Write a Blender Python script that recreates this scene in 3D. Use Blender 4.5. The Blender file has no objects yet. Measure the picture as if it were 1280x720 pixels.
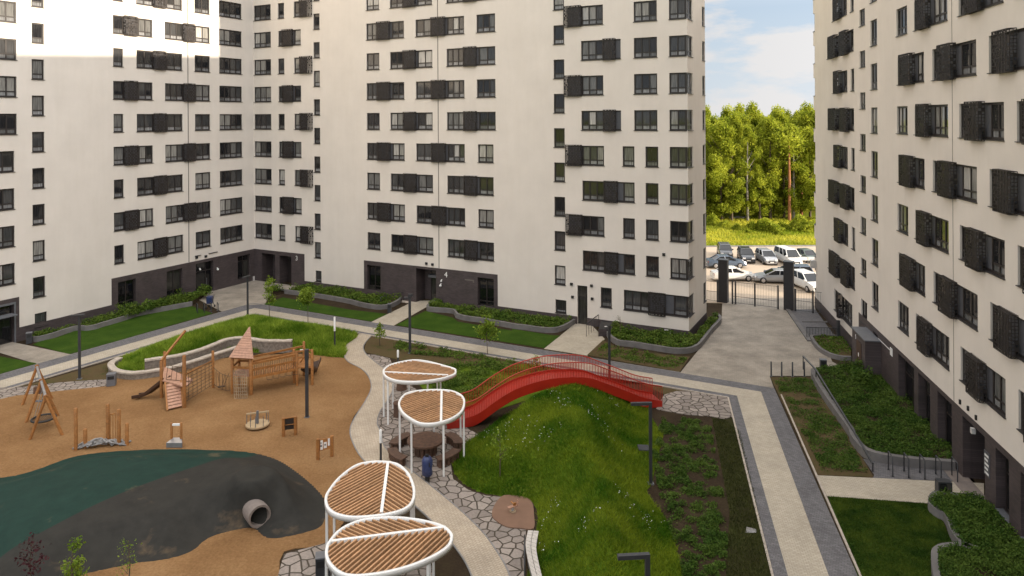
import bpy, bmesh, math, random
import numpy as np
from mathutils import Vector, Matrix
from mathutils.geometry import tessellate_polygon
random.seed(7); RNG=np.random.default_rng(11)
scene=bpy.context.scene; COL=scene.collection
PI=math.pi
# ---------------------------------------------------------------- camera calibration (metres, z up, ground z=0)
F_,Y0_,ROLL_,H_=907.848,147.3146,0.005783,17.8386
def ray(px,py):
    a=px-640;b=py-Y0_;c,s=math.cos(ROLL_),math.sin(ROLL_)
    return ((c*a-s*b)/F_,1.0,-(s*a+c*b)/F_)
def G(px,py,z=0.0):
    r=ray(px,py);t=(z-H_)/r[2];return (r[0]*t,r[1]*t)
def GP(pts,z=0.0): return [G(x,y,z) for x,y in pts]
def T(ox,oy,pts,s=4.0): return [(ox+x/s,oy+y/s) for x,y in pts]     # enlarged-view coords to picture coords
# ---------------------------------------------------------------- materials
MATS={}
def nodemat(name):
    m=bpy.data.materials.new(name);m.use_nodes=True
    nt=m.node_tree;b=nt.nodes['Principled BSDF'];MATS[name]=m
    return m,nt,b
def N(nt,t,**kw):
    n=nt.nodes.new(t)
    for k,v in kw.items():
        if k in n.inputs: n.inputs[k].default_value=v
        else: setattr(n,k,v)
    return n
def ramp(nt,fac,stops):
    r=nt.nodes.new('ShaderNodeValToRGB');e=r.color_ramp.elements
    e[0].position=stops[0][0];e[0].color=(*stops[0][1],1)
    e[1].position=stops[-1][0];e[1].color=(*stops[-1][1],1)
    for p,c in stops[1:-1]:
        q=e.new(p);q.color=(*c,1)
    nt.links.new(fac,r.inputs[0]);return r
def mat(name,col,rough=.7,var=.12,scale=3.0,metal=0,bump=0,bscale=30,spec=None,detail=6,island=0,objvar=0,col2=None):
    m,nt,b=nodemat(name)
    tc=N(nt,'ShaderNodeTexCoord')
    n=N(nt,'ShaderNodeTexNoise',Scale=scale,Detail=detail,Roughness=.62);nt.links.new(tc.outputs['Object'],n.inputs['Vector'])
    lo=tuple(c*(1-var) for c in col);hi=col2 if col2 else tuple(min(1,c*(1+var)) for c in col)
    r=ramp(nt,n.outputs['Fac'],[(.3,lo),(.7,hi)]);out=r.outputs[0]
    if island or objvar:
        if island:
            g=N(nt,'ShaderNodeNewGeometry');o=g.outputs['Random Per Island'];amt=island
        else:
            g=N(nt,'ShaderNodeObjectInfo');o=g.outputs['Random'];amt=objvar
        mr=N(nt,'ShaderNodeMapRange');mr.inputs['To Min'].default_value=1-amt;mr.inputs['To Max'].default_value=1+amt
        nt.links.new(o,mr.inputs['Value'])
        hs=N(nt,'ShaderNodeHueSaturation');nt.links.new(mr.outputs[0],hs.inputs['Value']);nt.links.new(out,hs.inputs['Color']);out=hs.outputs[0]
    nt.links.new(out,b.inputs['Base Color']);b.inputs['Roughness'].default_value=rough;b.inputs['Metallic'].default_value=metal
    if spec is not None:b.inputs['Specular IOR Level'].default_value=spec
    if bump:
        n2=N(nt,'ShaderNodeTexNoise',Scale=bscale,Detail=5);nt.links.new(tc.outputs['Object'],n2.inputs['Vector'])
        bp=N(nt,'ShaderNodeBump',Strength=bump,Distance=.05);nt.links.new(n2.outputs['Fac'],bp.inputs['Height']);nt.links.new(bp.outputs[0],b.inputs['Normal'])
    return m
def multi_ground(name,stops,scales,rough=.95,bump=.4,bscale=12,bdist=.05):
    """two noises at different scales mixed, coloured by a ramp"""
    m,nt,b=nodemat(name);tc=N(nt,'ShaderNodeTexCoord')
    a=N(nt,'ShaderNodeTexNoise',Scale=scales[0],Detail=5,Roughness=.6);c=N(nt,'ShaderNodeTexNoise',Scale=scales[1],Detail=6,Roughness=.7)
    for n in(a,c):nt.links.new(tc.outputs['Object'],n.inputs['Vector'])
    mx=N(nt,'ShaderNodeMath',operation='ADD');mu=N(nt,'ShaderNodeMath',operation='MULTIPLY');mu.inputs[1].default_value=.5
    nt.links.new(a.outputs['Fac'],mx.inputs[0]);nt.links.new(c.outputs['Fac'],mx.inputs[1]);nt.links.new(mx.outputs[0],mu.inputs[0])
    r=ramp(nt,mu.outputs[0],stops);nt.links.new(r.outputs[0],b.inputs['Base Color']);b.inputs['Roughness'].default_value=rough
    b.inputs['Specular IOR Level'].default_value=.08
    n2=N(nt,'ShaderNodeTexNoise',Scale=bscale,Detail=6,Roughness=.7);nt.links.new(tc.outputs['Object'],n2.inputs['Vector'])
    bp=N(nt,'ShaderNodeBump',Strength=bump,Distance=bdist);nt.links.new(n2.outputs['Fac'],bp.inputs['Height']);nt.links.new(bp.outputs[0],b.inputs['Normal'])
    return m
def paver(name,c1,c2,cm,bw,bh,angle=0,mortar=.012,rough=.85,stain=.25):
    m,nt,b=nodemat(name);tc=N(nt,'ShaderNodeTexCoord');mp=N(nt,'ShaderNodeMapping');mp.inputs['Rotation'].default_value=(0,0,angle)
    nt.links.new(tc.outputs['Object'],mp.inputs['Vector'])
    br=N(nt,'ShaderNodeTexBrick',Scale=1.0);br.inputs['Color1'].default_value=(*c1,1);br.inputs['Color2'].default_value=(*c2,1);br.inputs['Mortar'].default_value=(*cm,1)
    br.inputs['Brick Width'].default_value=bw;br.inputs['Row Height'].default_value=bh;br.inputs['Mortar Size'].default_value=mortar;br.inputs['Mortar Smooth'].default_value=.3
    nt.links.new(mp.outputs[0],br.inputs['Vector'])
    n=N(nt,'ShaderNodeTexNoise',Scale=.6,Detail=8,Roughness=.65);nt.links.new(tc.outputs['Object'],n.inputs['Vector'])
    r=ramp(nt,n.outputs['Fac'],[(.3,(1-stain,)*3),(.68,(1.08,)*3)])
    mx=N(nt,'ShaderNodeMix',data_type='RGBA',blend_type='MULTIPLY');mx.inputs['Factor'].default_value=1
    nt.links.new(br.outputs['Color'],mx.inputs['A']);nt.links.new(r.outputs[0],mx.inputs['B']);nt.links.new(mx.outputs['Result'],b.inputs['Base Color'])
    b.inputs['Roughness'].default_value=rough
    bp=N(nt,'ShaderNodeBump',Strength=.35,Distance=.01,invert=True);nt.links.new(br.outputs['Fac'],bp.inputs['Height']);nt.links.new(bp.outputs[0],b.inputs['Normal'])
    return m
def flag(name,scale):
    m,nt,b=nodemat(name);tc=N(nt,'ShaderNodeTexCoord')
    wn=N(nt,'ShaderNodeTexNoise',Scale=1.4,Detail=2);nt.links.new(tc.outputs['Object'],wn.inputs['Vector'])
    ad=N(nt,'ShaderNodeMix',data_type='VECTOR');ad.inputs['Factor'].default_value=.10
    nt.links.new(tc.outputs['Object'],ad.inputs['A']);nt.links.new(wn.outputs['Color'],ad.inputs['B'])
    v=N(nt,'ShaderNodeTexVoronoi',Scale=scale,feature='DISTANCE_TO_EDGE',voronoi_dimensions='2D');v2=N(nt,'ShaderNodeTexVoronoi',Scale=scale,feature='F1',voronoi_dimensions='2D')
    for q in(v,v2):
        nt.links.new(ad.outputs['Result'],q.inputs['Vector'])
    n=N(nt,'ShaderNodeTexNoise',Scale=9,Detail=6,Roughness=.7);nt.links.new(tc.outputs['Object'],n.inputs['Vector'])
    e=ramp(nt,v.outputs['Distance'],[(.045,(0,0,0)),(.075,(1,1,1))])
    sc=ramp(nt,v2.outputs['Color'],[(.1,(.215,.18,.158)),(.9,(.36,.305,.265))])
    nm=ramp(nt,n.outputs['Fac'],[(.3,(.72,.72,.72)),(.7,(1.1,1.1,1.1))])
    mm=N(nt,'ShaderNodeMix',data_type='RGBA',blend_type='MULTIPLY');mm.inputs['Factor'].default_value=1
    nt.links.new(sc.outputs[0],mm.inputs['A']);nt.links.new(nm.outputs[0],mm.inputs['B'])
    mx=N(nt,'ShaderNodeMix',data_type='RGBA');nt.links.new(e.outputs[0],mx.inputs['Factor']);mx.inputs['A'].default_value=(.055,.042,.028,1);nt.links.new(mm.outputs['Result'],mx.inputs['B'])
    nt.links.new(mx.outputs['Result'],b.inputs['Base Color']);b.inputs['Roughness'].default_value=.85
    bp=N(nt,'ShaderNodeBump',Strength=.8,Distance=.04);nt.links.new(e.outputs[0],bp.inputs['Height']);nt.links.new(bp.outputs[0],b.inputs['Normal'])
    return m
def leafmat(name,c1,c2,trans=.25,ns=.8,w=.5):
    m,nt,b=nodemat(name)
    g=N(nt,'ShaderNodeNewGeometry');tc=N(nt,'ShaderNodeTexCoord')
    n=N(nt,'ShaderNodeTexNoise',Scale=ns,Detail=4);nt.links.new(tc.outputs['Object'],n.inputs['Vector'])
    cr=N(nt,'ShaderNodeMapRange');cr.inputs['From Min'].default_value=.33;cr.inputs['From Max'].default_value=.67;nt.links.new(n.outputs['Fac'],cr.inputs['Value'])
    mu=N(nt,'ShaderNodeMix',data_type='FLOAT');mu.inputs['Factor'].default_value=w;nt.links.new(g.outputs['Random Per Island'],mu.inputs['A']);nt.links.new(cr.outputs[0],mu.inputs['B'])
    r=ramp(nt,mu.outputs[0],[(.2,c1),(.8,c2)]);nt.links.new(r.outputs[0],b.inputs['Base Color']);b.inputs['Roughness'].default_value=.55
    b.inputs['Specular IOR Level'].default_value=.10
    if trans:
        t=N(nt,'ShaderNodeBsdfTranslucent');nt.links.new(r.outputs[0],t.inputs['Color'])
        mx=N(nt,'ShaderNodeMixShader');mx.inputs[0].default_value=trans
        out=nt.nodes['Material Output'];nt.links.new(b.outputs[0],mx.inputs[1]);nt.links.new(t.outputs[0],mx.inputs[2]);nt.links.new(mx.outputs[0],out.inputs[0])
    return m
def wallmat():
    m,nt,b=nodemat('white_render');tc=N(nt,'ShaderNodeTexCoord')
    n=N(nt,'ShaderNodeTexNoise',Scale=.35,Detail=8,Roughness=.6);nt.links.new(tc.outputs['Object'],n.inputs['Vector'])
    mp=N(nt,'ShaderNodeMapping');mp.inputs['Scale'].default_value=(1.6,1.6,.18);nt.links.new(tc.outputs['Object'],mp.inputs['Vector'])
    n3=N(nt,'ShaderNodeTexNoise',Scale=1.0,Detail=7,Roughness=.65);nt.links.new(mp.outputs[0],n3.inputs['Vector'])
    r=ramp(nt,n.outputs['Fac'],[(.25,(.685,.625,.565)),(.75,(.775,.71,.645))])
    r3=ramp(nt,n3.outputs['Fac'],[(.25,(.965,.96,.95)),(.6,(1,1,1))])
    mx=N(nt,'ShaderNodeMix',data_type='RGBA',blend_type='MULTIPLY');mx.inputs['Factor'].default_value=1
    nt.links.new(r.outputs[0],mx.inputs['A']);nt.links.new(r3.outputs[0],mx.inputs['B']);nt.links.new(mx.outputs['Result'],b.inputs['Base Color'])
    b.inputs['Roughness'].default_value=.9;b.inputs['Specular IOR Level'].default_value=.2
    n2=N(nt,'ShaderNodeTexNoise',Scale=25,Detail=5);nt.links.new(tc.outputs['Object'],n2.inputs['Vector'])
    bp=N(nt,'ShaderNodeBump',Strength=.15,Distance=.03);nt.links.new(n2.outputs['Fac'],bp.inputs['Height']);nt.links.new(bp.outputs[0],b.inputs['Normal'])
    return m
def cladmat(name,ax):
    # small dark bricks; ax: facade along local x
    m,nt,b=nodemat(name);tc=N(nt,'ShaderNodeTexCoord');sp=N(nt,'ShaderNodeSeparateXYZ');cb=N(nt,'ShaderNodeCombineXYZ')
    nt.links.new(tc.outputs['Object'],sp.inputs[0]);nt.links.new(sp.outputs[ax],cb.inputs[0]);nt.links.new(sp.outputs[2],cb.inputs[1])
    br=N(nt,'ShaderNodeTexBrick',Scale=1.0);br.inputs['Color1'].default_value=(.056,.042,.043,1);br.inputs['Color2'].default_value=(.082,.062,.062,1);br.inputs['Mortar'].default_value=(.042,.034,.034,1)
    br.inputs['Brick Width'].default_value=.30;br.inputs['Row Height'].default_value=.09;br.inputs['Mortar Size'].default_value=.008
    nt.links.new(cb.outputs[0],br.inputs['Vector'])
    n=N(nt,'ShaderNodeTexNoise',Scale=.9,Detail=6);nt.links.new(tc.outputs['Object'],n.inputs['Vector'])
    r=ramp(nt,n.outputs['Fac'],[(.3,(.8,.8,.8)),(.7,(1.15,1.15,1.15))])
    mx=N(nt,'ShaderNodeMix',data_type='RGBA',blend_type='MULTIPLY');mx.inputs['Factor'].default_value=1
    nt.links.new(br.outputs['Color'],mx.inputs['A']);nt.links.new(r.outputs[0],mx.inputs['B']);nt.links.new(mx.outputs['Result'],b.inputs['Base Color'])
    b.inputs['Roughness'].default_value=.6
    bp=N(nt,'ShaderNodeBump',Strength=.3,Distance=.01,invert=True);nt.links.new(br.outputs['Fac'],bp.inputs['Height']);nt.links.new(bp.outputs[0],b.inputs['Normal'])
    return m
def panemat(name,stops,rough=.04):
    m,nt,b=nodemat(name);g=N(nt,'ShaderNodeNewGeometry');oi=N(nt,'ShaderNodeObjectInfo');tc=N(nt,'ShaderNodeTexCoord')
    a=N(nt,'ShaderNodeMath',operation='ADD');nt.links.new(g.outputs['Random Per Island'],a.inputs[0]);nt.links.new(oi.outputs['Random'],a.inputs[1])
    fr=N(nt,'ShaderNodeMath',operation='FRACT');nt.links.new(a.outputs[0],fr.inputs[0])
    r=ramp(nt,fr.outputs[0],stops);r.color_ramp.interpolation='CONSTANT'
    # folds of the curtains behind the glass
    mp=N(nt,'ShaderNodeMapping');mp.inputs['Scale'].default_value=(9,.2,.5);nt.links.new(tc.outputs['Object'],mp.inputs['Vector'])
    n=N(nt,'ShaderNodeTexNoise',Scale=1.6,Detail=3);nt.links.new(mp.outputs[0],n.inputs['Vector'])
    q=ramp(nt,n.outputs['Fac'],[(.3,(.55,.55,.55)),(.7,(1.25,1.25,1.25))])
    mx=N(nt,'ShaderNodeMix',data_type='RGBA',blend_type='MULTIPLY');mx.inputs['Factor'].default_value=1
    nt.links.new(r.outputs[0],mx.inputs['A']);nt.links.new(q.outputs[0],mx.inputs['B']);nt.links.new(mx.outputs['Result'],b.inputs['Base Color'])
    b.inputs['Roughness'].default_value=rough;b.inputs['IOR'].default_value=1.55
    n2=N(nt,'ShaderNodeTexNoise',Scale=.9,Detail=1);nt.links.new(tc.outputs['Object'],n2.inputs['Vector'])
    bp=N(nt,'ShaderNodeBump',Strength=.05,Distance=.05);nt.links.new(n2.outputs['Fac'],bp.inputs['Height']);nt.links.new(bp.outputs[0],b.inputs['Normal'])
    return m
M=dict(
 wall=wallmat(), clad=cladmat('brick_cladding',0), cladr=cladmat('brick_cladding_side',1),
 frame=mat('window_frame',(.022,.017,.016),.45,.1), panel=mat('dark_panel',(.085,.085,.096),.5,.1),
 pillar=mat('pillar_cladding',(.030,.028,.030),.6,.2),
 cage=mat('cage_metal',(.028,.022,.020),.5,.15),
 glass=panemat('glass_upper',[(0,(.022,.022,.024)),(.28,(.06,.06,.061)),(.52,(.15,.148,.142)),(.70,(.035,.034,.033)),(.85,(.27,.26,.24)),(.95,(.45,.43,.40))]),
 glasslow=panemat('glass_lower',[(0,(.20,.20,.205)),(.4,(.27,.27,.275)),(.8,(.13,.13,.13))],.12),
 glassdark=panemat('glass_dark',[(0,(.006,.006,.007)),(.5,(.015,.015,.016)),(.8,(.04,.038,.034))]),
 sill=mat('sill_metal',(.036,.031,.030),.45,.1), roof=mat('roof_felt',(.08,.08,.08),.9),
 joint=mat('joint_line',(.16,.14,.125),.9), metal=mat('dark_metal',(.035,.036,.040),.45,.15), grey=mat('grey_metal',(.16,.165,.18),.5,.1,metal=.3),
 white=mat('white_paint',(.80,.79,.77),.4,.04,5), whitem=mat('white_marks',(.75,.74,.72),.6,.05),
 wood=mat('larch_wood',(.30,.125,.032),.6,.3,7,bump=.15,objvar=.12), woodl=mat('pale_planks',(.42,.235,.16),.7,.22,6,objvar=.1),
 slat=mat('slat_wood',(.43,.24,.12),.65,.25,5,island=.15), logw=mat('stained_logs',(.10,.054,.034),.7,.35,5,island=.2,bump=.3),
 red=mat('red_lacquer',(.36,.020,.010),.30,.12,1.5), redb=mat('red_bars',(.40,.030,.015),.45,.1),
 sand=multi_ground('sand',[(.30,(.175,.090,.037)),(.5,(.270,.150,.067)),(.70,(.38,.228,.110))],(.30,9),bump=1.0,bscale=4.5,bdist=.16),
 soil=multi_ground('soil',[(.3,(.022,.015,.009)),(.5,(.042,.029,.018)),(.7,(.06,.05,.024))],(.8,9),bump=.9,bscale=8),
 weedy=multi_ground('weedy_soil',[(.3,(.075,.050,.026)),(.5,(.10,.072,.036)),(.62,(.055,.062,.018)),(.75,(.13,.09,.048))],(1.2,16),bump=.9,bscale=10),
 lawn=multi_ground('lawn_grass',[(.30,(.018,.044,.005)),(.5,(.036,.075,.008)),(.70,(.068,.110,.014))],(.7,20),bump=.8,bscale=40,bdist=.04),
 mound=multi_ground('meadow_turf',[(.30,(.034,.080,.005)),(.5,(.075,.125,.008)),(.70,(.17,.17,.025))],(.5,13),bump=.8,bscale=20),
 thin=multi_ground('thin_turf',[(.3,(.026,.022,.011)),(.5,(.034,.034,.012)),(.72,(.048,.058,.014))],(.6,16),bump=.9,bscale=14),
 meadow=multi_ground('meadow',[(.3,(.09,.14,.008)),(.46,(.17,.21,.012)),(.6,(.30,.27,.04)),(.75,(.36,.31,.11))],(.10,1.6),bump=.8,bscale=3,bdist=.3),
 asphalt=multi_ground('lot_surface',[(.3,(.42,.34,.26)),(.7,(.54,.44,.34))],(.15,7),bump=.2,bscale=30),
 flag=flag('flagstones',2.15), flag2=flag('flagstones_pale',2.4),
 kerb=mat('kerb_concrete',(.21,.20,.195),.85,.2,2.5,bump=.15), kerbd=mat('planter_concrete',(.155,.145,.14),.85,.22,1.2,bump=.15),
 stone=mat('stone_coping',(.43,.37,.31),.85,.25,4,bump=.3), stonew=mat('dry_stone',(.20,.165,.135),.9,.4,6,bump=.6,bscale=9),
 conc=mat('pipe_concrete',(.20,.165,.145),.85,.15), tyre=mat('tyre',(.018,.018,.019),.85), rim=mat('alloy',(.5,.5,.52),.3,.05,metal=.8),
 carglass=mat('car_glass',(.012,.014,.018),.06,.05), lamp=mat('headlamp',(.7,.7,.72),.15), black=mat('black_plastic',(.015,.015,.016),.5),
 rope=mat('rope',(.10,.062,.036),.85,.3), paler=mat('pale_rope',(.30,.22,.14),.85,.3), bark=mat('bark',(.10,.072,.050),.9,.35,6), pine=mat('pine_bark',(.30,.12,.05),.9,.3,3), birch=mat('pale_bark',(.20,.18,.15),.9,.35,4),
 plastic=mat('clear_wrap',(.24,.23,.225),.4,.35,9,bump=.8,bscale=14), blue=mat('blue_bag',(.028,.042,.12),.4,.35,6,bump=.6,bscale=10),
 brown=mat('brown_rubber',(.185,.105,.068),.9,.1,2,bump=.1), board=mat('blackboard',(.018,.013,.011),.6), slide=mat('steel_slide',(.30,.30,.31),.35,.1,metal=.5), darkw=mat('dark_slide',(.055,.026,.014),.5,.2),
 flower=mat('petal',(.72,.72,.66),.7,.05), merry=mat('plywood',(.40,.29,.17),.6,.15,4), benchw=mat('bench_slats',(.50,.46,.42),.6,.15,6), ventw=mat('vent_white',(.5,.48,.46),.6),
 leafA=leafmat('leaf_planter',(.050,.100,.012),(.135,.190,.030)), leafB=leafmat('leaf_bed',(.035,.080,.010),(.100,.155,.026)), leafY=leafmat('leaf_sapling',(.12,.20,.018),(.28,.36,.05),.35),
 leafT=leafmat('leaf_wood',(.15,.20,.014),(.48,.50,.05),.5,.25,.55), leafP=leafmat('leaf_purple',(.045,.012,.016),(.085,.025,.03)), blade=leafmat('grass_blades',(.040,.115,.004),(.21,.27,.018),.35,.42,.72), bladeL=leafmat('slope_grass',(.085,.18,.010),(.34,.44,.055),.4,.6,.6), verge=leafmat('verge_blades',(.19,.25,.014),(.56,.52,.06),.4,.12,.7), mown=leafmat('mown_blades',(.020,.050,.005),(.085,.12,.014),.25,.9,.75), bladeT=leafmat('thin_blades',(.030,.038,.009),(.070,.075,.02),.2),
 dry=leafmat('dry_twigs',(.10,.075,.04),(.20,.16,.08),0),
 paint_grey=mat('car_paint_grey',(.075,.08,.09),.25,.05,1,spec=.7), paint_white=mat('car_paint_white',(.72,.72,.71),.25,.03,1,spec=.7), paint_silver=mat('car_paint_silver',(.36,.37,.39),.25,.04,1,metal=.4), paint_blue=mat('car_paint_blue',(.08,.11,.16),.25,.05,1,spec=.7), paint_black=mat('car_paint_black',(.025,.03,.04),.2,.05,1,spec=.7), paint_green=mat('car_paint_green',(.07,.10,.085),.3,.05,1,spec=.7),
)
PHI=0.4799067; RPHI=0.1889136
dC=(math.cos(PHI),-math.sin(PHI)); dL=(-math.sin(PHI),-math.cos(PHI)); dR=(math.sin(RPHI),math.cos(RPHI))
CORNER=(-28.6267,80.4953); RORG=(15.2742,0.0)
M['drive']=paver('drive_pavers',(.335,.29,.235),(.385,.335,.275),(.26,.225,.185),.2,.1,-PHI,.008,stain=.42)
M['light']=paver('pale_pavers',(.42,.365,.285),(.50,.44,.35),(.30,.26,.20),.2,.1,PHI*.4,.010,stain=.16)
M['wind']=paver('winding_pavers',(.42,.345,.26),(.50,.42,.325),(.27,.22,.165),.2,.1,.5,.012,stain=.18)
M['greyp']=paver('grey_pavers',(.115,.110,.115),(.175,.168,.175),(.08,.076,.08),.2,.1,PHI,.010,stain=.2)
# ---------------------------------------------------------------- mesh builder
def yawmat(loc,rz): return Matrix.Translation(Vector(loc))@Matrix.Rotation(rz,4,'Z')
class MB:
    def __init__(s): s.v=[];s.f=[];s.m=[];s.mi=0;s.sm=[]
    def add(s,vs,fs,sm=False):
        b=len(s.v);s.v+=[tuple(v) for v in vs]
        for f in fs: s.f.append(tuple(b+i for i in f));s.m.append(s.mi);s.sm.append(sm)
    def box(s,x0,x1,y0,y1,z0,z1,mx=None):
        v=[(x0,y0,z0),(x1,y0,z0),(x1,y1,z0),(x0,y1,z0),(x0,y0,z1),(x1,y0,z1),(x1,y1,z1),(x0,y1,z1)]
        if mx: v=[mx@Vector(p) for p in v]
        s.add(v,[(3,2,1,0),(4,5,6,7),(0,1,5,4),(1,2,6,5),(2,3,7,6),(3,0,4,7)])
        return s
    def quad(s,a,b,c,d): s.add([a,b,c,d],[(0,1,2,3)]);return s
    def bar(s,p0,p1,w,h=None,up=(0,0,1)):
        """square bar between two points"""
        p0=Vector(p0);p1=Vector(p1);d=(p1-p0);L=d.length
        if L<1e-6:return s
        d/=L;u=Vector(up)
        if abs(d.dot(u))>.98:u=Vector((1,0,0))
        a=d.cross(u).normalized();b=a.cross(d).normalized();h=h or w
        v=[]
        for p in(p0,p1):
            for i,j in((-1,-1),(1,-1),(1,1),(-1,1)): v.append(p+a*(i*w/2)+b*(j*h/2))
        s.add(v,[(3,2,1,0),(4,5,6,7),(0,1,5,4),(1,2,6,5),(2,3,7,6),(3,0,4,7)]);return s
    def tube(s,pts,r,n=8,cap=True):
        pts=[Vector(p) for p in pts];rs=r if isinstance(r,(list,tuple)) else [r]*len(pts)
        V=[];a=None
        for i,p in enumerate(pts):
            d=(pts[min(i+1,len(pts)-1)]-pts[max(i-1,0)]).normalized()
            if a is None:
                a=d.cross(Vector((0,0,1)) if abs(d.z)<.9 else Vector((1,0,0))).normalized()
            a=(a-d*a.dot(d)).normalized();b=d.cross(a)
            for k in range(n):
                t=2*PI*k/n;V.append(p+(a*math.cos(t)+b*math.sin(t))*rs[i])
        Fc=[]
        for i in range(len(pts)-1):
            for k in range(n):
                q=(k+1)%n;Fc.append((i*n+k,i*n+q,(i+1)*n+q,(i+1)*n+k))
        s.add(V,Fc,True)
        if cap: s.add(V[:n],[tuple(reversed(range(n)))]);s.add(V[-n:],[tuple(range(n))])
        return s
    def disc(s,c,r,z0,z1,n=24,ry=None,sm=False):
        ry=ry or r;V=[(c[0]+r*math.cos(2*PI*k/n),c[1]+ry*math.sin(2*PI*k/n),z) for z in(z0,z1) for k in range(n)]
        s.add(V,[tuple(reversed(range(n))),tuple(range(n,2*n))]+[(k,(k+1)%n,n+(k+1)%n,n+k) for k in range(n)]);return s
    def prism(s,poly,z0,z1,bottom=False):
        n=len(poly);tris=tessellate_polygon([[Vector((x,y,0)) for x,y in poly]])
        V=[(x,y,z0) for x,y in poly]+[(x,y,z1) for x,y in poly]
        ar=sum(poly[i][0]*poly[(i+1)%n][1]-poly[(i+1)%n][0]*poly[i][1] for i in range(n))
        fs=[]
        for t in tris:
            a,b,c=[poly[i] for i in t];cr=(b[0]-a[0])*(c[1]-a[1])-(b[1]-a[1])*(c[0]-a[0])
            t=tuple(t) if cr>0 else tuple(reversed(t))
            fs.append(tuple(n+i for i in t))
            if bottom: fs.append(tuple(reversed(t)))
        for i in range(n):
            j=(i+1)%n;q=(i,j,n+j,n+i)
            fs.append(q if ar>0 else tuple(reversed(q)))
        s.add(V,fs);return s
    def sheet(s,poly,z):
        tris=tessellate_polygon([[Vector((x,y,0)) for x,y in poly]]);fs=[]
        for t in tris:
            a,b,c=[poly[i] for i in t];cr=(b[0]-a[0])*(c[1]-a[1])-(b[1]-a[1])*(c[0]-a[0])
            fs.append(tuple(t) if cr>0 else tuple(reversed(t)))
        s.add([(x,y,z) for x,y in poly],fs);return s
    def mesh(s,name,mats):
        me=bpy.data.meshes.new(name);me.from_pydata(s.v,[],s.f)
        for m in(mats if isinstance(mats,(list,tuple)) else [mats]): me.materials.append(m)
        me.polygons.foreach_set('material_index',s.m);me.polygons.foreach_set('use_smooth',s.sm);me.update();return me
    def build(s,name,mats,parent=None,local=False,loc=None,rz=0):
        """world coordinates unless local; re-based on the parent's frame"""
        if parent is not None and not local:
            inv=parent.matrix_basis.inverted()
            if parent.parent: inv=inv@parent.parent.matrix_basis.inverted()
            s.v=[tuple(inv@Vector(p)) for p in s.v]
        o=bpy.data.objects.new(name,s.mesh(name,mats));COL.objects.link(o);o.parent=parent
        if loc is not None:o.location=loc
        if rz:o.rotation_euler=(0,0,rz)
        return o
def tag(o,label=None,cat=None,group=None,kind=None):
    if label:
        o['label']=label
    if cat:o['category']=cat
    if group:o['group']=group
    if kind:o['kind']=kind
    return o
def thing(name,label,cat,loc,rz=0,group=None):
    o=bpy.data.objects.new(name,None);COL.objects.link(o);o.empty_display_size=.2
    o.location=(loc[0],loc[1],loc[2] if len(loc)>2 else 0);o.rotation_euler=(0,0,rz);o.matrix_basis=yawmat(o.location,rz)
    return tag(o,label,cat,group)
def link(name,me,parent,loc=(0,0,0),rz=0):
    o=bpy.data.objects.new(name,me);COL.objects.link(o);o.parent=parent;o.location=loc;o.rotation_euler=(0,0,rz);return o
def smooth(pts,closed=True,n=6):
    P=[Vector((p[0],p[1])) for p in pts];out=[];L=len(P)
    for i in range(L if closed else L-1):
        g=lambda k:P[k%L] if closed else P[max(0,min(L-1,k))]
        a,b,c,d=g(i-1),g(i),g(i+1),g(i+2)
        for k in range(n):
            t=k/n;q=.5*((2*b)+(c-a)*t+(2*a-5*b+4*c-d)*t*t+(3*b-a-3*c+d)*t**3);out.append((q.x,q.y))
    if not closed:out.append(tuple(P[-1]))
    return out
def patch(name,poly,z,m,skirt=True,kind='structure'):
    b=MB();b.prism(poly,-.05,z) if skirt else b.sheet(poly,z)
    o=b.build(name,m);o['kind']=kind;return o
def inside(P,poly):
    x,y=P[:,0],P[:,1];r=np.zeros(len(P),bool);n=len(poly);j=n-1
    for i in range(n):
        xi,yi=poly[i];xj,yj=poly[j]
        with np.errstate(divide='ignore',invalid='ignore'):
            c=((yi>y)!=(yj>y))&(x<(xj-xi)*(y-yi)/(yj-yi+1e-12)+xi)
        r^=c;j=i
    return r
def bdist(P,poly):
    d=np.full(len(P),1e9);n=len(poly)
    for i in range(n):
        a=np.array(poly[i]);b=np.array(poly[(i+1)%n]);ab=b-a;t=np.clip(((P-a)@ab)/(ab@ab+1e-12),0,1)
        d=np.minimum(d,np.hypot(*(P-(a+t[:,None]*ab)).T))
    return d
def scatter(poly,n):
    A=np.array(poly);lo,hi=A.min(0),A.max(0);out=[]
    tot=0
    while tot<n:
        p=RNG.uniform(lo,hi,(n*2,2));p=p[inside(p,poly)];out.append(p);tot+=len(p)
        if len(p)==0:break
    return np.concatenate(out)[:n]
def npmesh(name,V,Fc,mats):
    me=bpy.data.meshes.new(name);V=np.asarray(V,np.float32);Fc=np.asarray(Fc,np.int32);k=Fc.shape[1]
    me.vertices.add(len(V));me.vertices.foreach_set('co',V.ravel());me.loops.add(Fc.size);me.loops.foreach_set('vertex_index',Fc.ravel())
    me.polygons.add(len(Fc));me.polygons.foreach_set('loop_start',np.arange(0,Fc.size,k,dtype=np.int32))
    me.update(calc_edges=True)
    for m in(mats if isinstance(mats,(list,tuple)) else [mats]):me.materials.append(m)
    me.validate();return me
def npobj(name,me,parent=None,loc=None):
    o=bpy.data.objects.new(name,me);COL.objects.link(o);o.parent=parent
    if loc is not None:o.location=loc
    return o
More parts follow.
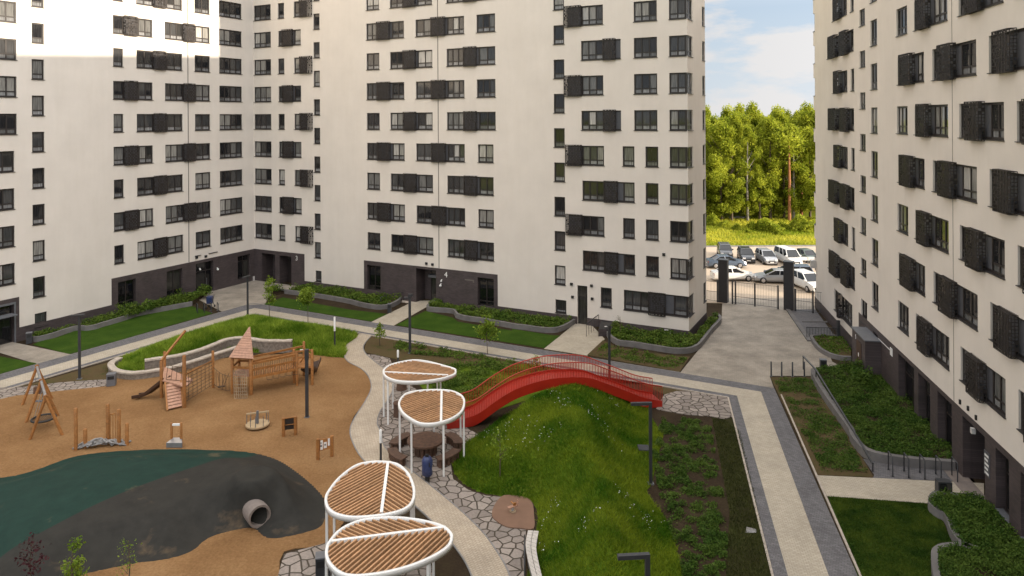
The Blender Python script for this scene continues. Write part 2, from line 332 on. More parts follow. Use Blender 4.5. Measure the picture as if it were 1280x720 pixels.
def leaves(P,size,flat=.5):
    """one bent quad per point, random facing"""
    n=len(P);d=RNG.normal(size=(n,3));d[:,2]=np.abs(d[:,2])+flat;d/=np.linalg.norm(d,axis=1)[:,None]
    a=np.cross(d,RNG.normal(size=(n,3)));a/=np.linalg.norm(a,axis=1)[:,None];b=np.cross(d,a)
    s=(size*RNG.uniform(.6,1.3,n))[:,None]
    V=np.stack([P-a*s*.5,P-b*s*.32+d*s*.08,P+a*s*.6,P+b*s*.32+d*s*.08],1).reshape(-1,3)
    return V,np.arange(4*n).reshape(n,4)
def blades(P,h,w,lean=.35):
    n=len(P);t=RNG.uniform(0,2*PI,n);hh=h*RNG.uniform(.5,1.25,n);l=lean*hh*RNG.uniform(.2,1.3,n);t2=RNG.uniform(0,2*PI,n)
    dx=np.stack([np.cos(t),np.sin(t),0*t],1)*w/2
    top=P+np.stack([np.cos(t2)*l,np.sin(t2)*l,hh],1)
    V=np.stack([P-dx,P+dx,top],1).reshape(-1,3);return V,np.arange(3*n).reshape(n,3)
# ================================================================ BUILDINGS
class Fac:
    def __init__(s,o,r): s.o=Vector(o);s.r=Vector(r);s.n=Vector((-r[1],r[0]));s.rz=math.atan2(r[1],r[0])   # n points into the building
    def hit(s,px,py,off=0.0):
        q=ray(px,py);o=s.o-s.n*off;rv=Vector((q[0],q[1]));t=s.n.dot(o)/s.n.dot(rv)
        p=rv*t;return (p-s.o).dot(s.r),q[2]*t+H_
    def t(s,px,py=142,off=0.0): return s.hit(px,py,off)[0]
def wallgrid(b,fn,t0,t1,z0,z1,holes,depth=.2,solid=()):
    """wall face with rectangular holes and their reveals; fn(t,y,z) maps into the building frame"""
    hs=[(max(t0,a),min(t1,c),max(z0,d),min(z1,e)) for a,c,d,e in holes]
    ts=sorted({round(x,4) for h in hs+list(solid) for x in h[:2] if t0<=x<=t1}|{t0,t1});zs=sorted({round(x,4) for h in hs+list(solid) for x in h[2:] if z0<=x<=z1}|{z0,z1})
    idx={};V=[];Fc=[]
    def vi(i,j):
        if (i,j) not in idx: idx[(i,j)]=len(V);V.append(fn(ts[i],0,zs[j]))
        return idx[(i,j)]
    for i in range(len(ts)-1):
        tm=(ts[i]+ts[i+1])/2
        col=[h for h in hs+list(solid) if h[0]<tm<h[1]]
        for j in range(len(zs)-1):
            zm=(zs[j]+zs[j+1])/2
            if any(h[2]<zm<h[3] for h in col):continue
            Fc.append((vi(i,j),vi(i+1,j),vi(i+1,j+1),vi(i,j+1)))
    b.add(V,Fc)
    for a,c,d,e in hs:
        ea,ec=a<=t0+1e-3,c>=t1-1e-3
        if not ea:b.quad(fn(a,0,d),fn(a,0,e),fn(a,depth,e),fn(a,depth,d))
        if not ec:b.quad(fn(c,0,e),fn(c,0,d),fn(c,depth,d),fn(c,depth,e))
        b.quad(fn(a,0,e),fn(c,0,e),fn(c,depth,e),fn(a,depth,e))
        b.quad(fn(a,depth,d),fn(c,depth,d),fn(c,0,d),fn(a,0,d))
def window(parent,pos,rz,w,h,panels=(),y=.11,transom=.27,low=True,pw=.74,dark=False):
    fr=MB();gls=[];fw=.12
    fr.box(0,w,y-.02,y+.06,0,fw);fr.box(0,w,y-.02,y+.06,h-fw,h)
    segs=[];x=0
    for a,c in sorted(panels):
        a=max(0,a);c=min(w,c)
        if a-x>.2:segs.append((x,a))
        x=c
        fr.mi=1;fr.box(a,c,y-.01,y+.05,fw+.002,h-fw-.002);fr.mi=0
    if w-x>.2:segs.append((x,w))
    zt=h*transom
    for a,c in segs:
        gl=MB();gls.append(gl);n=max(1,round((c-a)/pw))
        xs=[a+(c-a)*k/n for k in range(n+1)]
        for k,xx in enumerate(xs):
            q=fw if (k in(0,n)) else .105
            x0=min(max(xx-q/2,0),w-q);fr.box(x0,x0+q,y-.018,y+.058,fw+.001,h-fw-.001)
        if low:
            for k in range(n): fr.box(xs[k]+.04,xs[k+1]-.04,y-.014,y+.055,zt-.048,zt+.048)
        for k in range(n):
            x0,x1=xs[k]+.03,xs[k+1]-.03;j=random.uniform(-.004,.004);g=y+.02
            z0=zt if low else fw-.02
            gl.mi=0;gl.quad((x0,g+j,z0),(x1,g-j,z0),(x1,g-j+random.uniform(-.003,.003),h-fw+.02),(x0,g+j,h-fw+.02))
            if low: gl.mi=1;gl.quad((x0,g,fw-.02),(x1,g,fw-.02),(x1,g,zt),(x0,g,zt))
    o=link('window',fr.mesh('window',[M['frame'],M['panel']]),parent,pos,rz)
    for gl in gls: link('pane',gl.mesh('pane',[M['glassdark'],M['glassdark']] if dark else [M['glass'],M['glasslow']]),o)
    s=MB();s.box(-.05,w+.05,-.07,y-.022,-.035,.004);link('sill',s.mesh('sill',M['sill']),o)
    return o
CAGES={}
def cage_mesh(w,h,d):
    k=(round(w,1),round(h,2),d)
    if k in CAGES:return CAGES[k]
    w=k[0];b=MB();rr=.12
    path=[(0,0),(0,-(d-rr))]+[(rr-rr*math.cos(a),-(d-rr)-rr*math.sin(a)) for a in(PI/8,PI/4,3*PI/8)]+[(rr,-d),(w-rr,-d)]+[(w-rr+rr*math.sin(a),-(d-rr)-rr*math.cos(a)) for a in(PI/8,PI/4,3*PI/8)]+[(w,-(d-rr)),(w,0)]
    P=[Vector((x,y,0)) for x,y in path]
    def strip(z0,z1,th=.012):
        for i in range(len(P)-1):
            a,c=P[i],P[i+1];n=Vector((-(c-a).y,(c-a).x,0)).normalized()*th
            b.add([a+Vector((0,0,z0)),c+Vector((0,0,z0)),c+Vector((0,0,z1)),a+Vector((0,0,z1)),a+n+Vector((0,0,z0)),c+n+Vector((0,0,z0)),c+n+Vector((0,0,z1)),a+n+Vector((0,0,z1))],[(0,1,2,3),(7,6,5,4),(3,2,6,7),(1,0,4,5)])
    n=12
    for i in range(n+1):
        z=h*i/n;strip(z-.016,z+.016)
    # uprights and the small plates of the ornament
    tot=[0]
    for i in range(len(P)-1):tot.append(tot[-1]+(P[i+1]-P[i]).length)
    def at(s):
        for i in range(len(P)-1):
            if s<=tot[i+1]+1e-6:
                t=(s-tot[i])/(tot[i+1]-tot[i]);return P[i].lerp(P[i+1],t)
        return P[-1]
    m=int(tot[-1]/.13);rn=random.Random(int(w*100))
    for i in range(m+1):
        p=at(tot[-1]*i/m);b.box(p.x-.015,p.x+.015,p.y-.013,p.y+.013,0,h)
    for i in range(m):
        a,c=at(tot[-1]*i/m),at(tot[-1]*(i+1)/m)
        for j in range(n):
            if rn.random()<(.44 if (i+j)%2 else .10):
                z0,z1=h*j/n,h*(j+1)/n;b.quad((a.x,a.y,z0),(c.x,c.y,z0),(c.x,c.y,z1),(a.x,a.y,z1))
    for z in(.0,h):                                           # floor and roof grids
        kx=int(w/.14)
        for i in range(1,kx): b.box(w*i/kx-.009,w*i/kx+.009,-d+.01,0,z-.012,z+.012)
        for j in(1,2):b.box(.02,w-.02,-d*j/3-.009,-d*j/3+.009,z-.010,z+.010)
    if d>.3: b.mi=1;b.box(.18,w-.18,-d+.14,-.06,.05,.60);b.mi=0        # the cooler unit inside
    CAGES[k]=b.mesh('ac_cage',[M['cage'],M['panel']]);return CAGES[k]
def cage(parent,t,z,w,h,d=.33):
    if parent.name!='apartment_block.002': d=.24
    link('ac_cage',cage_mesh(w,h,d),parent,(t,0,z))
HEAD=6.41;WH=1.68
class Building:
    def __init__(s,name,label,o,r):
        s.f=Fac(o,r);s.root=thing(name,label,'building',(o[0],o[1],0),s.f.rz);s.holes=[];s.ch=[];s.todo=[]
    def win(s,k,x0,x1,cagepx=None,extra=.22,h=WH,head=None,off=0.0,panels=None,low=True,y=.11,py=142,cageh=None,drop=.07,side=0):
        """a window whose head is at floor k; x are picture columns, cagepx the cage's columns"""
        t0,t1=s.f.t(x0,py),s.f.t(x1,py)
        if t1<t0:t0,t1=t1,t0
        z1=HEAD+3*k if head is None else head
        z0=z1-h;s.holes.append((t0,t1,z0,z1));pn=[]
        if cagepx:
            c0=s.f.t(cagepx[0],py,off);c1=s.f.t(cagepx[1],py)
            pn=[(max(0,c0-t0-.02),min(t1-t0,c1-t0+extra))]
            cage(s.root,c0,z0-drop,max(.6,c1-c0),h+drop+.06)
        if panels: pn+= [(s.f.t(a,py)-t0,s.f.t(c,py)-t0) for a,c in panels]
        window(s.root,(t0,0,z0),0,t1-t0,h,pn,y,low=low)
        return t0,t1,z0,z1
KTOP=9
# ---- centre building, facade C
BC=Building('apartment_block','long white apartment block across the courtyard ending at the car park gate',CORNER,dC);f=BC.f
for k in range(0,KTOP+1):
    odd=k%2
    BC.win(k,318,339)
    if odd: BC.win(k,348.5,376.5,(353.7,366.3))
    else:
        BC.win(k,348,355.7);BC.win(k,368,384.5,(375.5,390.3),extra=.5)
    if odd: BC.win(k,458.5,505.5,(471.7,488.2))
    else: BC.win(k,458.5,474.5)
    if not odd: BC.win(k,488,540.7,(504.5,520))
    if odd: BC.win(k,520,580.7,(539.5,557))
    right=616.5 if k<4 else 619.5
    if not odd: BC.win(k,558.7,right,(580,596.2))
    else: BC.win(k,597.2 if k<4 else 596.2,right)
    if k>=4:
        if odd: BC.win(k,709.5,754.3,(705.7,727.5),extra=.02)
        else: BC.win(k,726.7,776.3,(754.3,770),extra=.6)
        BC.win(k,792.7,821.7)
    else:
        if odd:
            BC.win(k,709.5,754.7,(707,727.6),extra=.02);BC.win(k,778,792.7)
        else: BC.win(k,727.5,792.7,(754.7,771.2),extra=.55)
        BC.win(k,806.5,822.5)
for j in range(0,10):
    BC.win(j-.5,392.3,400);BC.win(j-.5,692.3,705.7)
BC.win(-1.5,393.2,400.7,h=1.15);BC.win(-1.5,693,706.5,h=1.15)
BC.win(-1,749.6,763.4)
TC=48.17;CW=6.25        # corner position along the facade, width of the end face
CH=54.0
endh=[]
for k in range(-1,KTOP+1):
    t0=f.t(836.8) if k>-1 else f.t(778.5)
    z1=HEAD+3*k;z0=z1-WH
    BC.holes.append((t0,TC,z0,z1));w=TC-t0-.12
    if k==-1:
        a,c=f.t(809.5),f.t(830);cage(BC.root,a,z0-.12,c-a,WH+.18)
        window(BC.root,(t0,0,z0),0,w,WH,[(a-t0-.02,c-t0+.75)])
    else: window(BC.root,(t0,0,z0),0,w,WH)
    e=window(BC.root,(TC,.12,z0),PI/2,1.55,WH,pw=.5);endh.append((0,1.67,z0,z1))
    endh.append((CW-1.1,CW,z0,z1));window(BC.root,(TC,CW-1.1,z0),PI/2,1.0,WH,pw=.5)
# openings of the dark ground floor
def zpx(fc,px,py): return fc.hit(px,py)[1]
clad1=(0.0,f.t(380.7,330),0,3.50);clad2=(f.t(455,330),f.t(622,330),0,3.53)
ch1=[(f.t(327.3,330),f.t(343.9,330),0,3.12),(f.t(349.5,330),f.t(364.3,330),0,3.08)]
ch2=[(f.t(459,335),f.t(475.8,335),.62,3.12),(f.t(520.3,340),f.t(545.2,340),0,3.30),(f.t(597,350),f.t(617.3,350),.50,3.10)]
wb=MB();ident=lambda t,y,z:(t,y,z)
solid=[clad1,clad2]
door=(f.t(721.8,380),f.t(734.2,380),.0,3.36);BC.holes.append(door)
wallgrid(wb,ident,0,TC,0,CH,BC.holes,.2,solid)
wallgrid(wb,lambda t,y,z:(TC-y,t,z),0,CW,0,CH,[h for h in endh if h[0]==0 or True],.2)
# rear sides and roof of the volume
for q in(((TC,CW),(40.0,CW)),((40.0,CW),(40.0,14.0)),((40.0,14.0),(-13.0,14.0)),((-13.0,14.0),(-13.0,.05)),((-13.0,.05),(0,.05))):
    (x0,y0),(x1,y1)=q;wb.quad((x0,y0,0),(x1,y1,0),(x1,y1,CH),(x0,y0,CH))
wb.build('wall',M['wall'],BC.root,local=True)
rb=MB();rb.prism([(0,.0),(TC,.0),(TC,CW),(40,CW),(40,14),(-13,14),(-13,.06),(0,.06)],CH-.02,CH+.35);rb.build('roof',M['roof'],BC.root,local=True)
cb=MB()
for cz,hs in((clad1,ch1),(clad2,ch2)):
    wallgrid(cb,lambda t,y,z:(t,y-.02,z),*cz,hs,.35)
    a,c,d,e=cz
    for x in(a,c): cb.quad((x,-.02,d),(x,-.02,e),(x,.0,e),(x,.0,d))
    cb.quad((a,-.02,e),(c,-.02,e),(c,0,e),(a,0,e))
for a,c in((clad1[1],clad2[0]),(clad2[1],door[0]-.01),(door[1]+.01,TC+.02)): cb.box(a+.002,c,-.022,.0,0,.66)
cb.box(TC,TC+.022,.001,CW,0,.66)
cb.build('brick_cladding',M['clad'],BC.root,local=True)
# deep recesses and ground-floor glazing
rc=MB()
for (a,c,d,e),dep in((ch1[0],1.6),(ch1[1],1.2),(ch2[1],1.5)):
    rc=MB();rc.quad((a,.3,d),(a,.3,e),(a,dep,e),(a,dep,d));rc.quad((c,.3,e),(c,.3,d),(c,dep,d),(c,dep,e));rc.quad((a,.3,e),(c,.3,e),(c,dep,e),(a,dep,e));rc.quad((a,dep,d),(a,dep,e),(c,dep,e),(c,dep,d));rc.build('entrance_recess',M['clad'],BC.root,local=True)
for a,c,d,e in(ch2[0],ch2[2]): window(BC.root,(a,.12,d),0,c-a,e-d,pw=.9,transom=.16,dark=True)
def glassdoor(root,x0,x1,y,z0,z1,leaf=.5,rz=0):
    fr=MB();w=x1-x0;h=z1-z0
    for xx in(0,w*leaf-.04,w-.08): fr.box(xx,xx+.08,-.03,.05,0,h)
    for zz in(0,h*.70,h-.08): fr.box(.081,w*leaf-.041,-.028,.048,zz,zz+.08);fr.box(w*leaf+.041,w-.081,-.028,.048,zz,zz+.08)
    o=link('door',fr.mesh('door',M['frame']),root,(x0,y,z0),rz)
    g=MB();g.quad((.05,.01,.05),(w*leaf,.01,.05),(w*leaf,.01,h-.05),(.05,.01,h-.05));g.quad((w*leaf,.012,.05),(w-.05,.012,.05),(w-.05,.012,h-.05),(w*leaf,.012,h-.05));link('pane',g.mesh('pane',[M['glassdark']]),o)
    hd=MB();hd.box(w*leaf+.10,w*leaf+.13,-.09,-.06,.75,1.5);hd.box(w*leaf+.10,w*leaf+.13,-.06,-.03,.8,.83);hd.box(w*leaf+.10,w*leaf+.13,-.06,-.03,1.42,1.45);link('handle',hd.mesh('handle',M['grey']),o)
    return o
def lampglobe(root,x,y,z,r=.09):
    b=MB();b.box(x-.06,x+.06,y-.10,y,z+r,z+r+.05)
    n=10
    pts=[(x,y-.13,z-r),(x,y-.13,z-r*.6),(x,y-.13,z),(x,y-.13,z+r*.6),(x,y-.13,z+r)];b.tube(pts,[.02,r*.8,r,r*.8,.03],n)
    b.build('wall_light',M['whitem'],root,local=True)
glassdoor(BC.root,ch2[1][0]+.9,ch2[1][1],1.2,0,3.2)
cnp=MB();cnp.box(ch2[1][0]+.85,ch2[1][1]-.05,.8,1.15,2.35,2.6);cnp.build('door_canopy',M['grey'],BC.root,local=True)
glassdoor(BC.root,door[0]+.02,door[1]-.02,.14,.02,3.34,.93)
bl=MB();bl.box(ch1[1][0]+.1,ch1[1][1]-.1,1.1,1.18,0,2.5);bl.build('door',M['frame'],BC.root,local=True)
bl=MB();bl.box(f.t(548.3,320),f.t(549.2,320),-.008,.001,3.54,CH);bl.build('joint_strip',M['joint'],BC.root,local=True)
bx=MB()
for px,py in((533.4,329.2),(541,330.5),(714.7,355),(716,371),(739.7,357),(740.6,373.3),(830,318)):
    t,z=f.hit(px,py);bx.box(t-.11,t+.11,-.14,-.02,z-.11,z+.11)
bx.build('wall_fitting',M['black'],BC.root,local=True)
vt=MB();t,z=f.hit(835,415.5);vt.box(t-.28,t+.28,-.045,-.024,.17,.58);vt.build('vent_frame',M['ventw'],BC.root,local=True)
vt=MB();vt.box(t-.17,t+.17,-.052,-.046,.27,.48);vt.build('vent_grille',M['black'],BC.root,local=True)
t,z=f.hit(551.7,356.6);lampglobe(BC.root,t,-.02,z,.13);lampglobe(BC.root,f.t(552.6,351),-.02,zpx(f,552.6,351),.09);lampglobe(BC.root,f.t(540.5,362),1.0,1.65,.13)
def number(root,txt,t,z,size,y=-.03,rz=0,m='whitem'):
    c=bpy.data.curves.new('house_number','FONT');c.body=txt;c.size=size;c.extrude=.008;c.align_x='CENTER'
    o=bpy.data.objects.new('t',c);COL.objects.link(o);dg=bpy.context.evaluated_depsgraph_get();me=bpy.data.meshes.new_from_object(o.evaluated_get(dg));bpy.data.objects.remove(o)
    me.materials.clear();me.materials.append(M[m]);me.transform(Matrix.Translation((t,y,z))@Matrix.Rotation(rz,4,'Z')@Matrix.Rotation(PI/2,4,'X'));return link('house_number',me,root)
t,z=f.hit(557.6,346.5);number(BC.root,'4',t,z,.75)
t,z=f.hit(371,325.5);number(BC.root,'3',t,z,.7)
t,z=f.hit(587,350);sb=MB();sb.box(t-.5,t+.5,-.035,-.021,z-.05,z+.05);sb.box(t+.35,t+.5,-.034,-.021,z-.2,z-.07);sb.build('wall_sign',M['joint'],BC.root,local=True)
# ---- left building, facade L (right vector = -dL)
BL=Building('apartment_block','white apartment block at the left, its upper storeys lit by evening sun',CORNER,(-dL[0],-dL[1]));f=BL.f
for k in range(0,KTOP+1):
    odd=k%2
    BL.win(k,-30 if k>=4 else -26,21 if k>=4 else 17.5)
    if odd:
        BL.win(k,141.7,191,(155.3,171.8));BL.win(k,206.5,262.6,(229.5,243.5))
    else:
        BL.win(k,141.9,154.2);BL.win(k,171,228.2,(192,207.5));BL.win(k,243.8,262.7)
    BL.win(k,274.5,302.7)
for j in range(0,10): BL.win(j-.5,40,55.4)
BL.win(-1.5,42,57.3,h=1.12)
TL=-46.0;clL=(f.t(139.3,350),-.02,0,3.5);dz=f.hit(24,371)[1];clD=(TL,f.t(24,400),0,dz)
chL=[(f.t(147.4,365),f.t(169.8,365),.55,3.05),(f.t(208.2,345),f.t(227.9,345),.55,3.08),(f.t(244.6,340),f.t(266.5,340),0,3.2),(f.t(297,330),f.t(312.5,330),.55,3.05)]
chD=[(f.t(-24,400),f.t(17.5,400),0,dz-.35)]
wb=MB();wallgrid(wb,ident,TL,0,0,CH,BL.holes,.2,[clL,clD])
for (x0,y0),(x1,y1) in(((0,.05),(0,13)),((0,13),(TL,13)),((TL,13),(TL,0))): wb.quad((x0,y0,0),(x1,y1,0),(x1,y1,CH),(x0,y0,CH))
wb.build('wall',M['wall'],BL.root,local=True)
rb=MB();rb.box(TL,-.05,0,12.9,CH-.02,CH+.3);rb.build('roof',M['roof'],BL.root,local=True)
cb=MB()
for cz,hs in((clL,chL),(clD,chD)):
    wallgrid(cb,lambda t,y,z:(t,y-.02,z),*cz,hs,.35);a,c,d,e=cz
    for x in(a,c): cb.quad((x,-.02,d),(x,-.02,e),(x,.0,e),(x,.0,d))
    cb.quad((a,-.02,e),(c,-.02,e),(c,0,e),(a,0,e))
cb.box(clD[1]+.002,clL[0]-.002,-.022,0,0,1.12)
cb.build('brick_cladding',M['clad'],BL.root,local=True)
for i in(0,1,3):
    a,c,d,e=chL[i];window(BL.root,(a,.12,d),0,c-a,e-d,pw=.75,transom=.22 if i!=3 else .75,dark=True)
a,c,d,e=chL[2];glassdoor(BL.root,a,c,.28,d,e,.64)
a,c,d,e=chD[0];glassdoor(BL.root,a,c,.28,d,e,.5)
tr=MB();tr.box(chD[0][0]-.05,chD[0][1]+.12,-.06,-.021,dz-.5,dz-.34);tr.box(chD[0][1]+.0,chD[0][1]+.12,-.06,-.021,0,dz-.5);tr.build('door_surround',M['grey'],BL.root,local=True)
cn=MB();cn.box(chD[0][0],chD[0][1]-.2,-.9,.0,2.35,2.42);cn.build('door_canopy',M['grey'],BL.root,local=True)
bl=MB();bl.box(f.t(235.7,320),f.t(236.7,320),-.008,.001,3.52,CH);bl.build('joint_strip',M['joint'],BL.root,local=True)
bx=MB()
for px,py in((245.3,321.8),(256.8,320.4)):
    t,z=f.hit(px,py);bx.box(t-.12,t+.12,-.14,-.02,z-.12,z+.12)
for px,py,w in((247,319.5,.35),(266,315.9,.55)):
    t,z=f.hit(px,py);bx.box(t-w,t+w,-.10,-.02,z-.03,z+.03)
bx.build('wall_fitting',M['black'],BL.root,local=True)
t,z=f.hit(250,337);lampglobe(BL.root,t,.1,z,.1);t,z=f.hit(271,336.5);lampglobe(BL.root,t,-.02,z,.12)
vt=MB();t,z=f.hit(317.7,348);vt.box(t-.2,t+.2,-.05,-.021,z-.25,z+.25);vt.build('vent_frame',M['ventw'],BL.root,local=True)
# ---- right building, facade R (right vector = -dR)
BR=Building('apartment_block','white apartment block along the right edge with lattice cages over its windows',RORG,(-dR[0],-dR[1]));f=BR.f
O=.33
for k in range(0,9):
    odd=k%2
    if odd:
        BR.win(k,1041,1059.3,(1041,1052.5),off=O,extra=.4);BR.win(k,1063.7,1068)
        BR.win(k,1122.3,1155.3,(1122.3,1143.5),off=O,extra=.3)
        BR.win(k,1165.7,1220.7,(1170,1195.7),off=O,extra=.45)
        BR.win(k,1236.5,1302,(1238.5,1272),off=O,extra=.5)
    else:
        t0,t1,z0,z1=BR.win(k,1034.3,1067.5,(1034.3,1048),off=O,extra=.1,panels=[(1049,1063)])
        c0=f.t(1048.7,142,O);c1=f.t(1062);cage(BR.root,c0,z0-.12,c1-c0,WH+.18)
        BR.win(k,1121.2,1134.5)
        BR.win(k,1143.3,1185,(1143.3,1163.7),off=O,extra=.3)
        BR.win(k,1199,1255,(1203.7,1231.2),off=O,extra=.45)
        BR.win(k,1271,1330,(1275,1302),off=O,extra=.5)
    BR.win(k,1088.7,1096.8,h=1.78)
    if k<8: BR.win(k,1075,1081.8,head=HEAD+3*k+1.12,h=1.2)
BR.win(-1,1075,1082.5,head=HEAD-3+1.12,h=1.7);
BR.win(-1,1041.5,1064,(1043.7,1050),off=O,extra=.1,h=1.75)
TR0=-69.35;TR1=42.0;RH=37.1
for k in range(-1,9):
    z1=HEAD+3*k;z0=z1-WH;BR.holes.append((TR0,TR0+.62,z0,z1));window(BR.root,(TR0+.12,0,z0),0,.5,WH,pw=.5)
rch=[(f.t(1122.5,460),f.t(1141.7,480)),(f.t(1147.2,490),f.t(1161.7,520)),(f.t(1171.3,510),f.t(1188.8,540)),(f.t(1202.6,560),f.t(1230,590)),(f.t(1243.8,600),f.t(1260,620)),(f.t(1275,620),f.t(1299,640))]
# the same picture columns at mid height of the ground floor
def tcol(px): return f.t(px,300)
clR=(tcol(1073.0),TR1,0,3.34)
R0=[(1122.5,1141.9,.25,3.10),(1147.2,1161.9,.25,3.10),(1171.2,1188.9,.25,3.10),(1202.4,1230.1,0,3.05),(1243.6,1260.2,.35,3.05),(1274.6,1300,.35,3.05)]
chR=[(tcol(a),tcol(c),z0,z1) for a,c,z0,z1 in R0]
sw=(tcol(1091.2),tcol(1096.6),1.35,3.0);chR.append(sw)
wb=MB();wallgrid(wb,ident,TR0,TR1,0,RH,BR.holes,.2,[clR])
ends=[(TR0,.0),(TR0,14.0),(TR1,14.0),(TR1,0.0)]
for (x0,y0),(x1,y1) in zip(ends[1:],ends[2:]): wb.quad((x0,y0,0),(x1,y1,0),(x1,y1,RH),(x0,y0,RH))
wallgrid(wb,lambda t,y,z:(TR0+y,14.0-t,z),0,14.0,0,RH,[(14.0-1.0,14.0,HEAD+3*k-WH,HEAD+3*k) for k in range(-1,9)],.2)
wb.build('wall',M['wall'],BR.root,local=True)
for k in range(-1,9): window(BR.root,(TR0,1.0,HEAD+3*k-WH),-PI/2,.86,WH,pw=.5)
rb=MB();rb.box(TR0,TR1,0,14,RH-.02,RH+.3);rb.build('roof',M['roof'],BR.root,local=True)
cb=MB();wallgrid(cb,lambda t,y,z:(t,y-.02,z),*clR,chR,.42)
a,c,d,e=clR;cb.quad((a,-.02,d),(a,-.02,e),(a,.0,e),(a,.0,d));cb.quad((a,-.02,e),(c,-.02,e),(c,0,e),(a,0,e))
cb.box(TR0-.02,clR[0]-.002,-.022,0,0,.95)
cb.build('brick_cladding',M['clad'],BR.root,local=True)
for i in(0,1,2,4,5):
    a,c,d,e=chR[i];window(BR.root,(a,.28,d),0,c-a,e-d,pw=1.1,transom=.62,dark=True)
    s=MB();s.box(a+.01,c-.01,-.06,.26,d-.04,d+.01);s.build('window_ledge',M['greyp'] if False else M['grey'],BR.root,local=True)
a,c,d,e=sw;window(BR.root,(a,.1,d),0,c-a,e-d,low=False,dark=True)
a,c,d,e=chR[3];rc=MB();rc.quad((a,.38,d),(a,.38,e),(a,1.4,e),(a,1.4,d));rc.quad((c,.38,e),(c,.38,d),(c,1.4,d),(c,1.4,e));rc.quad((a,.38,e),(c,.38,e),(c,1.4,e),(a,1.4,e));rc.quad((a,1.4,d),(a,1.4,e),(c,1.4,e),(c,1.4,d));rc.build('entrance_recess',M['clad'],BR.root,local=True)
glassdoor(BR.root,a+.5,c-.3,1.3,0,2.7)
wl=MB();wl.box((a+c)/2-.1,(a+c)/2+.1,-.12,.05,2.7,2.95);wl.build('wall_light',M['ventw'],BR.root,local=True)
t,z=f.hit(1234.8,580);sb=MB();sb.mi=0;sb.box(t-.28,t+.28,-.05,-.021,z-.55,z+.55);sb.mi=1
for i in range(5): sb.box(t-.2,t+.2-.08*(i%2),-.054,-.0505,z+.42-.2*i-.1,z+.42-.2*i)
sb.build('entrance_sign',[M['panel'],M['whitem']],BR.root,local=True)
t,z=f.hit(1106,432);sb=MB();sb.box(t-1.3,t+1.1,-.04,-.021,z+.05,z+.10);sb.mi=0;sb.box(t+1.2,t+1.65,-.05,-.021,z-.2,z+.28);sb.build('wall_sign',M['whitem'],BR.root,local=True)
bx=MB()
for px,py in((1201,502.5),(1211,510.5),(1221,522)):
    t,z=f.hit(px,py);bx.box(t-.05,t+.05,-.08,0,z-.11,z+.11)
bx.build('wall_fitting',M['black'],BR.root,local=True)
bl=MB();bl.box(f.t(1190.2,142),f.t(1190.7,142),-.008,.001,3.36,RH);bl.build('joint_strip',M['joint'],BR.root,local=True)
# projecting porch box
p0=f.t(1065.2,430,1.0);p1=f.t(1081.5,440,1.0)
pb=MB();pb.box(p0,p1,-1.0,-.021,0,2.75);pb.build('porch',M['clad'],BR.root,local=True)
pr=MB();pr.box(p0-.06,p1+.06,-1.06,-.02,2.752,2.82);pr.build('porch_roof',M['grey'],BR.root,local=True)
pd=MB();w=p1-p0;pd.box(p0+w*.36,p0+w*.72,-1.03,-1.002,.05,2.3);pd.build('door',M['darkw'],BR.root,local=True)
pd=MB();pd.box(p0+w*.5,p0+w*.56,-1.035,-1.031,1.25,1.5);pd.build('door_plate',M['whitem'],BR.root,local=True)
number(BR.root,'5',p0+w*.30,2.25,.42,-1.012)
ab=MB();t,z=f.hit(1019.5,330);ab.box(TR0+.15,TR0+.75,-.45,-.001,z-.35,z+.35);ab.build('wall_cabinet',M['ventw'],BR.root,local=True)
# ================================================================ GROUND
def line(p,q):   # world line through two picture points on the ground
    return Vector(G(*p)),Vector(G(*q))
def isect(l1,l2):
    (a,b),(c,d)=l1,l2;r=b-a;s=d-c;t=((c-a).x*s.y-(c-a).y*s.x)/(r.x*s.y-r.y*s.x);return a+r*t
def along(l,t): return l[0]+(l[1]-l[0])*t
S=3000
b=MB();b.sheet([(-S,-S),(S,-S),(S,S),(-S,S)],-.06);o=b.build('ground',M['meadow']);o['kind']='structure'
Cw=lambda t,y=0:(CORNER[0]+dC[0]*t-dC[1]*y*1.0*1,CORNER[1]+dC[1]*t+dC[0]*y) # facade C frame -> world (y into the building)
court=[(-75,-12),(34,-12),(30,70),(22,76),(13,64),(-28,92),(-80,40)]
patch('soil',court,.0,M['soil'])
# gate drive
drive=GP([(905,379),(985,389),(1012,426),(1030,452),(1040,468),(1062,476),(1025,490),(1019,470),(962,472),(975,500),(905,493),(845,469),(900,406),(896,392)])
drv=[G(903,373),G(1015,373),G(1040,452),G(1068,468),G(1030,476),G(1018,470),G(962,470),G(968,487),G(950,486),G(850,466.3),G(902,402)]
patch('driveway',drv,.012,M['drive'])
